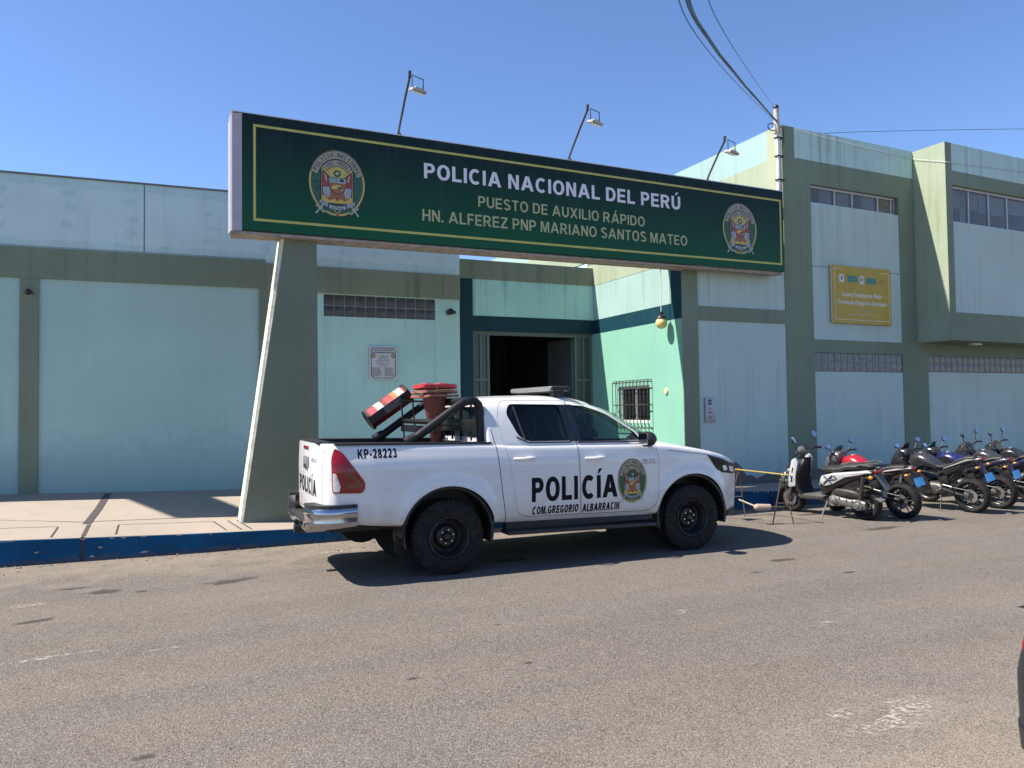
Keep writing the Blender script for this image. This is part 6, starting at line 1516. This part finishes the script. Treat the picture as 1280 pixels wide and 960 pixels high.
    for s in (-1, 1):
        q = MB(); q.tube([(-.22, s*.06, .80+high_tail*.6), (-.23, s*.16, .80+high_tail*.6)], .007, 6); q.ball((-.23, s*.185, .80+high_tail*.6), (.03, .035, .022), 10, 6); q.build('indicator', M_ORG, t)
    q = MB(); q.tube([(.95, -.06, .60), (1.00, -.07, .44), (.86, -.10, .30), (.55, -.12, .27), (.30, -.14, .30)], .025, 10)
    if silencer_low: q.tube([(.34, -.15, .29), (.20, -.16, .33), (.02, -.165, .38)], [.04, .055, .05], 12)
    else: q.tube([(.32, -.145, .30), (.15, -.165, .38), (-.12, -.17, .52), (-.20, -.17, .56)], [.035, .055, .055, .04], 12)
    q.build('exhaust', M_EXH, t)
    q = MB(); hb = [(1.06, -.36, 1.06+bars), (1.10, -.28, 1.08+bars), (1.13, -.10, 1.02+bars), (1.13, .10, 1.02+bars), (1.10, .28, 1.08+bars), (1.06, .36, 1.06+bars)]
    q.tube(hb, .012, 8); q.tube([(1.13, .05, .94), (1.13, .05, 1.02+bars)], .02, 6); q.tube([(1.13, -.05, .94), (1.13, -.05, 1.02+bars)], .02, 6)
    hbo = q.build('handlebar', M_BK, t)
    for s in (-1, 1):
        q = MB(); q.tube([(1.06, s*.37, 1.06+bars), (1.09, s*.25, 1.078+bars)], .019, 10); q.tube([(1.12, s*.24, 1.08+bars), (1.15, s*.36, 1.06+bars)], .006, 5); q.ball((1.10, s*.22, 1.085+bars), (.03, .03, .025), 8, 6); q.build('grip', M_SEATV, hbo)
        if mirror_kind == 'diamond': mirror(t, (1.11, s*.24, 1.08+bars), (1.10, s*.34, 1.24+bars), (-1, -.1*s, .45), .07, .045)
        elif mirror_kind == 'oval': mirror(t, (1.11, s*.24, 1.08+bars), (1.09, s*.36, 1.22+bars), (-1, -.1*s, .45), .075, .045)
        else: mirror(t, (1.11, s*.22, 1.08+bars), (1.09, s*.28, 1.30+bars), (-1, -.25*s, .4), .05, .058)
    q = MB()
    if headl == 'cowl':
        shell_loft(q, [(1.08, .13, 1.00, .12), (1.18, .175, .98, .18), (1.29, .16, .93, .18), (1.39, .11, .87, .13), (1.46, .05, .83, .06)], 16, 2.6)
    else:
        shell_loft(q, [(1.10, .12, 1.00, .12), (1.18, .17, 1.0, .18), (1.28, .16, .96, .18), (1.36, .11, .92, .12), (1.41, .05, .91, .06)], 16, 2.2)
    ho = q.build('headlight_cowl', sd if headl == 'cowl' else M_BK, t, 50)
    q = MB(); q.ball((1.365, 0, .87), (.035, .07, .05), 14, 8); q.build('headlight', M_CLEARL, ho)
    q = MB(); q.obox((1.16, 0, 1.08+bars*.5), (1, 0, .8), (0, 1, 0), (-.8, 0, 1), .035, .075, .05, .012); q.build('instrument', M_BK, t)
    if screen is not None:
        q = MB(); rings = []
        for x, z, w in ((1.30, .98, .12), (1.27, 1.06, .14), (1.21, 1.15, .125), (1.15, 1.22, .07)): rings.append([(x-.05*(abs(y))**2, w*y, z) for y in (-1, -.6, 0, .6, 1)])
        q.loft(rings, cap=False, close=False); so = q.build('windscreen', screen, t, 60)
        md = so.modifiers.new('solid', 'SOLIDIFY'); md.thickness = .004
    for pts in ([(1.12, .22, 1.06+bars), (1.26, .14, 1.02+bars), (1.22, .10, .80), (.95, .13, .62), (.72, .16, .46)], [(1.12, -.22, 1.06+bars), (1.27, -.10, 1.0+bars), (1.24, -.06, .72), (1.33, -.08, .40)], [(1.10, .18, 1.07+bars), (1.20, .0, .96), (1.0, .11, .70), (.86, .12, .58)]):
        q = MB(); q.tube(pts, .006, 5); q.build('control_cable', M_BK, t)
    q = MB(); 
    for s in (-1, 1): q.tube([(.48, s*.13, .42), (.50, s*.24, .40)], .012, 6); q.tube([(.28, s*.12, .46), (.26, s*.22, .47)], .010, 6); q.tube([(.44, s*.13, .50), (.28, s*.13, .47)], .012, 6)
    q.build('footpegs', M_ALU, t, 30)
    q = MB(); q.tube([(.50, .12, .30), (.46, .26, .035)], .011, 6); q.tube([(.42, .27, .03), (.50, .26, .03)], .014, 6); q.build('side_stand', M_BK, t)
    q = MB(); q.tube([(.42, 0, .48), (.36, 0, .78)], .035, 10); q.build('shock', M_SHOCK, t)
    q = MB(); shell_loft(q, [(.12, .05, .74+high_tail*.4, .05), (.22, .085, .68, .10), (.38, .095, .64, .14), (.52, .09, .66, .13), (.58, .05, .68, .08)], 12, 3.5); q.build('air_box', M_BK, t, 40)
    q = MB(); q.tube([(.60, .16, .42), (.72, .17, .40)], .010, 6); q.obox((.42, .115, .58), (1, 0, -.3), (0, 1, 0), (.3, 0, 1), .09, .02, .07, .02); q.build('side_cover', M_BK, t)
    return t
def face(u, n, u2, n2): return math.atan2(n2-n, u2-u)
CLEARSCR = glass('smoked_windscreen', (.45, .47, .45)); TEALSCR = pm('teal_flyscreen', (.006, .055, .06), .25, coat=.5)
def put(u, n, ang): return Vector((u, n, 0.0)), R(ang)
p, h = put(10.08, 8.08, 96); naked_bike('motorcycle with red fuel tank and clear screen behind the white scooter', p, h, 8, tank=(.34, .008, .022), tail=(.02, .02, .022), side=(.10, .10, .105), screen=CLEARSCR, accent=(.45, .42, .42), tank_h=.03, bars=.03, mirror_kind='diamond', stripe=None)
p, h = put(11.55, 8.02, 97); naked_bike('black motorcycle with pale stripe along its raised tail, beside the red tank motorcycle', p, h, 8, tank=(.028, .028, .032), tail=(.016, .016, .018), side=(.02, .02, .022), accent=(.35, .34, .34), high_tail=.10, screen=pm('black_flyscreen', (.012, .012, .013), .3), mirror_kind='diamond', stripe=pm('white_rim_tape', (.6, .6, .6), .4), rim=M_SPK, tank_h=.02)
p, h = put(12.35, 8.12, 98); naked_bike('motorcycle with dark teal flyscreen and blue tank in the middle of the row', p, h, 8, tank=(.010, .014, .085), tail=(.016, .016, .03), side=(.018, .018, .02), screen=TEALSCR, mirror_kind='oval', high_tail=.05, stripe=pm('white_rim_tape', (.6, .6, .6), .4))
p, h = put(13.35, 8.18, 99); naked_bike('motorcycle with round mirror on a tall stalk and navy tail, second from the right end', p, h, 7, tank=(.03, .03, .034), tail=(.016, .018, .05), side=(.03, .03, .034), mirror_kind='round', headl='round', bars=.07, high_tail=.06)
p, h = put(14.25, 8.28, 100); naked_bike('black motorcycle with rust coloured side panel at the right end of the row', p, h, 7, tank=(.02, .02, .022), tail=(.02, .02, .022), side=(.02, .02, .022), accent=(.22, .06, .02), mirror_kind='round', headl='cowl', bars=.07)

# --- the white and black scooter
SC = thing('scooter', 'dusty white and black scooter with chunky tyres leaning on its stand by the yellow pole', 'scooter', (0, 0, 0))
SC.matrix_world = Matrix.Translation((9.52, 8.27, 0)) @ Matrix.Rotation(R(100), 4, 'Z') @ Matrix.Rotation(R(-9), 4, 'X') @ Matrix.Scale(.97, 4)
M_SW2 = pm('scooter_white_panel', (.50, .50, .49), .3, 0, .08, 10, coat=.5, dirt=.12)
M_GUN = pm('dusty_gunmetal_panel', (.10, .105, .10), .45, .3, .25, 12, dirt=.35)
moto_wheel(SC, 'rear_wheel', (0, 0, .255), .255, .15, M_SPK, 5, False, .05)
moto_wheel(SC, 'front_wheel', (1.30, 0, .25), .25, .14, pm('rusty_bronze_rim', (.16, .09, .05), .5, .5), 5, True, .04)
q = MB(); q.hexa([(.62, -.17, .28), (1.05, -.15, .27), (1.05, .15, .27), (.62, .17, .28), (.58, -.19, .36), (1.08, -.17, .35), (1.08, .17, .35), (.58, .19, .36)], .03); q.build('floorboard', M_GUN, SC)
q = MB()                                                                  # leg shield, leaning back, with the dark knee side
q.loft([[(x+dx, w*y, z) for y, dx in ((-1, -.05), (-.6, .0), (0, .03), (.6, 0), (1, -.05), (.9, -.09), (0, -.05), (-.9, -.09))] for x, z, w in ((1.06, .34, .17), (1.12, .45, .20), (1.13, .60, .22), (1.09, .74, .20), (1.03, .86, .13), (1.00, .92, .08))])
q.build('leg_shield', M_BK, SC, 40)
for s in (-1, 1):
    q = MB(); q.prism(fillet([(1.19, .47), (1.165, .64), (1.075, .92), (1.01, .96), (.965, .88), (1.035, .66), (1.06, .49)], .02), lambda p, t: (p[0], s*t, p[1]), .165, .215, .01); sp = q.build('front_side_panel', M_SW2, SC, 40)
    q = MB()
    for a, b in (((1.13, .56), (1.09, .66)), ((1.105, .57), (1.125, .67)), ((1.09, .72), (1.06, .80))): q.tube([(a[0], s*.2165, a[1]), (b[0], s*.2165, b[1])], .010, 4)
    q.build('graphic', pm('dark_blue_graphic', (.02, .03, .06), .4), sp, 0)
q = MB(); q.hexa([(1.12, -.14, .48), (1.19, -.10, .48), (1.19, .10, .48), (1.12, .14, .48), (1.06, -.14, .80), (1.15, -.10, .80), (1.15, .10, .80), (1.06, .14, .80)], .03); q.build('front_cover', M_SW2, SC)
for s in (-1, 1):
    q = MB(); q.lathe([(0, .05), (.055, .05), (.075, .035), (.082, .0), (.06, -.07), (0, -.08)], (1.19, s*.095, .70), (1, 0, .1), 20); hl = q.build('headlight', M_GUN, SC, 40)
    q = MB(); q.lathe([(0, .056), (.055, .052), (.06, .045)], (1.19, s*.095, .70), (1, 0, .1), 20); q.build('lens', M_CLEARL, hl, 60)
q = MB(); q.tube([(1.13, -.17, .80), (1.23, -.15, .78), (1.25, 0, .80), (1.23, .15, .78), (1.13, .17, .80)], .010, 6); q.build('headlight_guard', M_BK, SC)
q = MB(); q.hexa([(1.10, -.07, .47), (1.44, -.055, .50), (1.44, .055, .50), (1.10, .07, .47), (1.10, -.085, .53), (1.50, -.04, .535), (1.50, .04, .535), (1.10, .085, .53)], .018); q.build('front_fender', M_GUN, SC)
q = MB()
for s in (-1, 1): q.tube([(1.30, s*.10, .25), (1.17, s*.10, .55)], .025, 8)
q.tube([(1.17, 0, .50), (1.00, 0, .98)], .03, 8); q.build('fork', M_GUN, SC, 40)
q = MB(); q.tube([(.90, .34, 1.03), (.93, .24, 1.05), (.97, .08, 1.02), (.97, -.08, 1.02), (.93, -.24, 1.05), (.90, -.34, 1.03)], .014, 8); hb2 = q.build('handlebar', M_BK, SC)
for s in (-1, 1):
    q = MB(); q.tube([(.895, s*.36, 1.03), (.925, s*.25, 1.05)], .020, 8); q.tube([(.96, s*.22, 1.05), (.97, s*.34, 1.03)], .006, 5); q.build('grip', M_SEATV, hb2)
    mirror(SC, (.94, s*.20, 1.06), (.93, s*.27, 1.27), (-1, -.3*s, .4), .045, .06)
q = MB(); shell_loft(q, [(.90, .06, 1.04, .05), (.96, .12, 1.05, .07), (1.03, .11, 1.03, .08), (1.08, .06, 1.00, .05)], 14); q.build('handlebar_cowl', M_GUN, SC, 50)
q = MB(); q.lathe([(0, .02), (.05, .02), (.06, 0)], (.93, 0, 1.10), (-.6, 0, 1), 16); q.build('speedometer', M_BLACK, SC)
q = MB(); shell_loft(q, [(.66, .07, .76, .03), (.58, .13, .765, .045), (.40, .14, .775, .05), (.28, .14, .79, .05), (.20, .135, .825, .05), (.0, .13, .84, .045), (-.16, .11, .845, .04), (-.22, .06, .85, .02)], 16, 2.8); q.build('seat', M_SEATV, SC, 50)
q = MB(); shell_loft(q, [(.66, .12, .48, .14), (.52, .14, .56, .17), (.34, .15, .63, .13), (.10, .145, .70, .09), (-.12, .12, .755, .06), (-.27, .08, .785, .035)], 16, 3.2); q.build('rear_body', M_BK, SC, 45)
for s in (-1, 1):
    q = MB(); q.prism(fillet([(.64, .58), (.60, .68), (.40, .735), (-.18, .80), (-.24, .77), (.20, .68), (.42, .56), (.56, .52)], .02), lambda p, t: (p[0], s*t, p[1]), .12, .165, .012); sp = q.build('rear_side_panel', M_SW2, SC, 40)
    q = MB()
    for a, b in (((.57, .56), (.40, .70)), ((.55, .68), (.43, .57)), ((.50, .63), (.36, .64)), ((.38, .70), (.33, .64))): q.tube([(a[0], s*.1665, a[1]), (b[0], s*.1665, b[1])], .013, 4)
    q.build('graphic', pm('dark_blue_graphic', (.02, .03, .06), .4), sp, 0)
q = MB(); shell_loft(q, [(.50, .03, .30, .06), (.44, .05, .30, .085), (.30, .05, .292, .07), (.16, .045, .275, .062), (.02, .05, .262, .085), (-.09, .035, .255, .06)], 16, 2.6)
for v in q.bm.verts: v.co.y += .14
q.lathe([(0, .222), (.03, .222), (.045, .212), (.062, .205), (.066, .17), (0, .17)], (.41, 0, .302), (0, 1, 0), 22); q.lathe([(0, .212), (.03, .212), (.04, .2), (.072, .196), (.08, .16), (0, .16)], (.02, 0, .264), (0, 1, 0), 22)
for x, z in ((.32, .355), (.2, .33), (.1, .325), (.33, .235), (.2, .225), (.1, .215)): q.cyl((x, .17, z), (x, .197, z), .010, .009, 8)
q.build('transmission_case', pm('grey_engine_casting', (.16, .16, .155), .45, .4, .3, 18, dirt=.35), SC, 40)
q = MB(); shell_loft(q, [(.44, .03, .42, .03), (.38, .045, .435, .055), (.22, .045, .43, .06), (.06, .04, .41, .055), (.0, .02, .40, .03)], 14, 3.5)
for v in q.bm.verts: v.co.y += .12
q.build('air_box', pm('dusty_black_air_box', (.028, .028, .028), .5, dirt=.22), SC, 40)
q = MB(); shell_loft(q, [(.50, .10, .36, .08), (.36, .12, .36, .10), (.20, .09, .34, .07)], 12); q.build('engine', M_ENG, SC, 40)
q = MB(); q.tube([(.44, -.10, .28), (.25, -.16, .24), (.10, -.17, .28), (-.22, -.18, .38)], [.02, .03, .06, .055], 12); q.build('exhaust', M_EXH, SC)
q = MB(); q.hexa([(.10, -.06, .49), (-.27, -.06, .30), (-.27, .06, .30), (.10, .06, .49), (.08, -.07, .515), (-.30, -.07, .325), (-.30, .07, .325), (.08, .07, .515)], .01); q.build('rear_hugger', M_EXH, SC)
q = MB(); q.tube([(.02, .13, .27), (-.10, .15, .70)], .028, 10); q.build('shock', M_SHOCK, SC)
q = MB(); q.tube([(-.0, .13, .87), (-.20, .13, .90), (-.30, .06, .895), (-.30, -.06, .895), (-.20, -.13, .90), (0, -.13, .87)], .012, 8); q.build('grab_rail', M_GUN, SC)
q = MB(); q.box(-.30, -.25, -.09, .09, .755, .80, .012); q.build('tail_lamp', M_RLAMP, SC)
for s in (-1, 1):
    q = MB(); q.ball((-.22, s*.15, .70), (.035, .03, .03), 10, 6); q.build('indicator', M_ORG, SC)
q = MB(); q.hexa([(-.26, -.08, .74), (-.24, -.08, .74), (-.24, .08, .74), (-.26, .08, .74), (-.40, -.07, .50), (-.385, -.07, .50), (-.385, .07, .50), (-.40, .07, .50)], .004); q.build('plate_hanger', M_GUN, SC)
q = MB(); q.tube([(.56, .13, .27), (.60, .30, .03)], .012, 6); q.tube([(.55, .31, .025), (.66, .30, .025)], .014, 6); q.build('side_stand', M_ALU, SC)

# --- yellow barrier pole on two wire trestles
M_YEL = pm('yellow_barrier_paint', (.36, .26, .05), .6, dirt=.4); M_ROD = pm('rusty_rod', (.12, .085, .06), .7, .3, .3)
br = thing('yellow_barrier', 'thin yellow pole across two rusty rod trestles between pickup and scooter', 'barrier', (8.5, 9.1, 0), world_mesh=True)
fa, fb = at_z(966, 655, 0), at_z(992, 655, 0); ga, gb = at_z(912, 645, 0), at_z(931.5, 645, 0)
F = (fa+fb)/2; G = (ga+gb)/2
dirv = (F-G); dirv.z = 0; tF = F+Vector((0, 0, .60)); tG = G+Vector((0, 0, .60))
tF = at_y(978, 593, F.y-.0); tG = at_y(923, 587, G.y)
ax2 = (tF-tG).normalized()
q = MB(); q.tube([tG-ax2*.12, tG.lerp(tF, .5), tF+ax2*.12], .0105, 8); q.build('pole', M_YEL, br)
for (a, b, tp) in ((fa, fb, tF), (ga, gb, tG)):
    q = MB(); q.tube([a, tp+Vector((0, 0, .02)), tp+Vector((.02, .02, .035)), b], .009, 6); mid = a.lerp(tp, .42); mid2 = b.lerp(tp, .42); q.tube([mid, mid2], .007, 5); q.build('trestle', M_ROD, br)
q = MB(); q.tube([tF+Vector((-.03, -.02, .0)), tF+Vector((0, -.02, -.05)), tF+Vector((.03, -.02, .0)), tF+Vector((.05, 0, .03))], .010, 5); q.build('tie', pm('pale_tape', (.55, .50, .35), .7), br)
st = thing('wooden_stick', 'pale stick with a knob lying against the trestle below the yellow pole', 'stick', (8.8, 9.4, 0), world_mesh=True)
s0, s1, s2 = at_y(923.5, 624.5, F.y+.35), at_y(947, 634, F.y+.12), at_y(986, 633.5, F.y-.02)
q = MB(); q.tube([s0, s1], .012, 8); q.build('shaft', pm('pale_wood', (.45, .38, .27), .7), st)
q = MB(); q.ball(s1, (.06, .05, .05), 14, 10); q.tube([s1, s1.lerp(s2, .4)], [.05, .042], 10); q.build('knob', pm('pink_worn_plastic', (.42, .30, .24), .6, dirt=.2), st)
q = MB(); q.tube([s1.lerp(s2, .3), s2], .010, 6); q.build('rod', M_ROD, st)
# ------------------------------------------------------------------ the dark car entering the picture at the right edge
CP = Vector((3.03, 1.22, 0)); CA = R(2.0)
car = thing('parked_car', 'dark grey car at the right edge, only its bumper corner and red lamp showing', 'car', CP, rz=CA)
M_CAR = pm('dark_grey_car_paint', (.020, .023, .027), 1 and .5, 0, .1, 5, coat=.1, dirt=.05, spec=.2)
c_top = smooth_tab([(-.1, .80), (0, .90), (.2, .96), (1.0, .96), (2.6, .95), (3.2, .90), (3.8, .80), (4.05, .66)], .12)
c_w = smooth_tab([(-.05, .58), (0, .68), (.06, .76), (.2, .82), (.5, .85), (3.3, .85), (3.7, .80), (3.95, .68), (4.05, .50)], .05)
def car_sec(x, off=0):
    w, zt = c_w(x)+off, c_top(x)+off; zb = .22 if .3 < x < 3.7 else .30
    side = [(0, zb), (w-.12, zb), (w-.05, zb+.03)]
    for k in range(10):
        z = zb+.06+(zt-.06-zb-.06)*k/9; side.append((w-.03*abs((z-.58)/.35)**2, z))
    side += [(w-.08, zt-.015), (w-.16, zt), (w*.5, zt+.02), (0, zt+.03)]
    for cx in (.72, 3.24):
        pass
    return side
CXS = [-.05, -.04, -.02, .0, .02, .05, .1, .15, .2]+[.3+.1*k for k in range(33)]+[3.6+.06*k for k in range(8)]
def car_tub(off=0):
    q = MB(); rings = []
    for x in CXS:
        h = car_sec(x, off); xx = x-off if x < .1 else x+(off if x > 3.9 else 0)
        f = max(0, 1-max(0, x)/.9); rings.append([(xx+.55*f*max(0, z-.66), y, z) for y, z in h]+[(xx+.55*f*max(0, z-.66), -y, z) for y, z in h[-2:0:-1]])
    q.loft(rings); return mb_mesh(q, [M_CAR])
ct = car_tub()
for c in ((.72, .30), (3.24, .30)):
    ct = cut(ct, circ(c, .345, 40), .50, 1.0, M_TRIM, True)
q = MB(); rings = []
for x, z, w in ((.05, .97, .60), (.18, 1.15, .60), (.42, 1.38, .58), (.8, 1.46, .58), (1.6, 1.47, .58), (2.1, 1.40, .57), (2.6, 1.16, .58), (2.95, .96, .60)):
    rings.append([(x, y, zz) for y, zz in ((-.74, .90), (-w-.10*(1.47-z)*2*0-.06, .5*(z+.90)), (-w, z-.04), (-w+.06, z), (0, z+.02), (w-.06, z), (w, z-.04), (w+.06, .5*(z+.90)), (.74, .90))])
q.loft(rings); ch = mb_mesh(q, [M_CAR])
finish('body', ct, car); finish('cabin', ch, car, 40)
for s in (-1, 1):
    q = MB(); q.prism(fillet([(.42, .99), (.62, 1.34), (1.5, 1.40), (2.05, 1.34), (2.55, 1.02)], .05), lambda p, t: (p[0], s*(.70-.20*(p[1]-.95)+t), p[1]), -.0, .012); q.build('side_window', pm('dark_window_glass', (.012, .014, .016), .06, spec=.8), car, 20)
    for c in (.72, 3.24):
        o = Vector((c, s*.74, .305)); q = MB(); q.lathe([(.19, -.09), (.29, -.09), (.305, -.06), (.305, .06), (.29, .09), (.19, .09)], o, (0, s, 0), 40, closed=True); wh = q.build('wheel', M_RUB, car, 40)
        q = MB(); q.lathe([(0, .06), (.05, .065), (.15, .05), (.18, .075), (.195, .085), (.195, -.05), (0, -.05)], o, (0, s, 0), 32); q.build('rim', M_ALU, wh, 30)
    y0, y1 = sorted((s*.40, s*1.1))
    RL = fillet([(-.3, .722), (-.3, .93), (.24, .945), (.40, .86), (.22, .735)], .03)
    lamp_o = finish('tail_lamp', bool_mesh(bool_mesh(car_tub(.006), prism_y(RL, y0, y1, M_RLAMP), 'INTERSECT'), car_tub(-.02), 'DIFFERENCE'), car); lamp_o.data.materials.clear(); lamp_o.data.materials.append(pm('bright_red_lamp', (.20, .006, .014), .25, spec=.3))
    q = MB(); q.box(2.20, 2.34, s*.90-.08, s*.90+.08, .98, 1.08, .03); q.build('mirror', M_CAR, car)
bl = MB(); bl.xz([(-.3, .29), (-.3, .44), (.36, .44), (.36, .29)], -1, 1)
finish('bumper_lip', bool_mesh(bool_mesh(car_tub(.008), mb_mesh(bl, [M_TRIM]), 'INTERSECT'), car_tub(-.02), 'DIFFERENCE'), car)
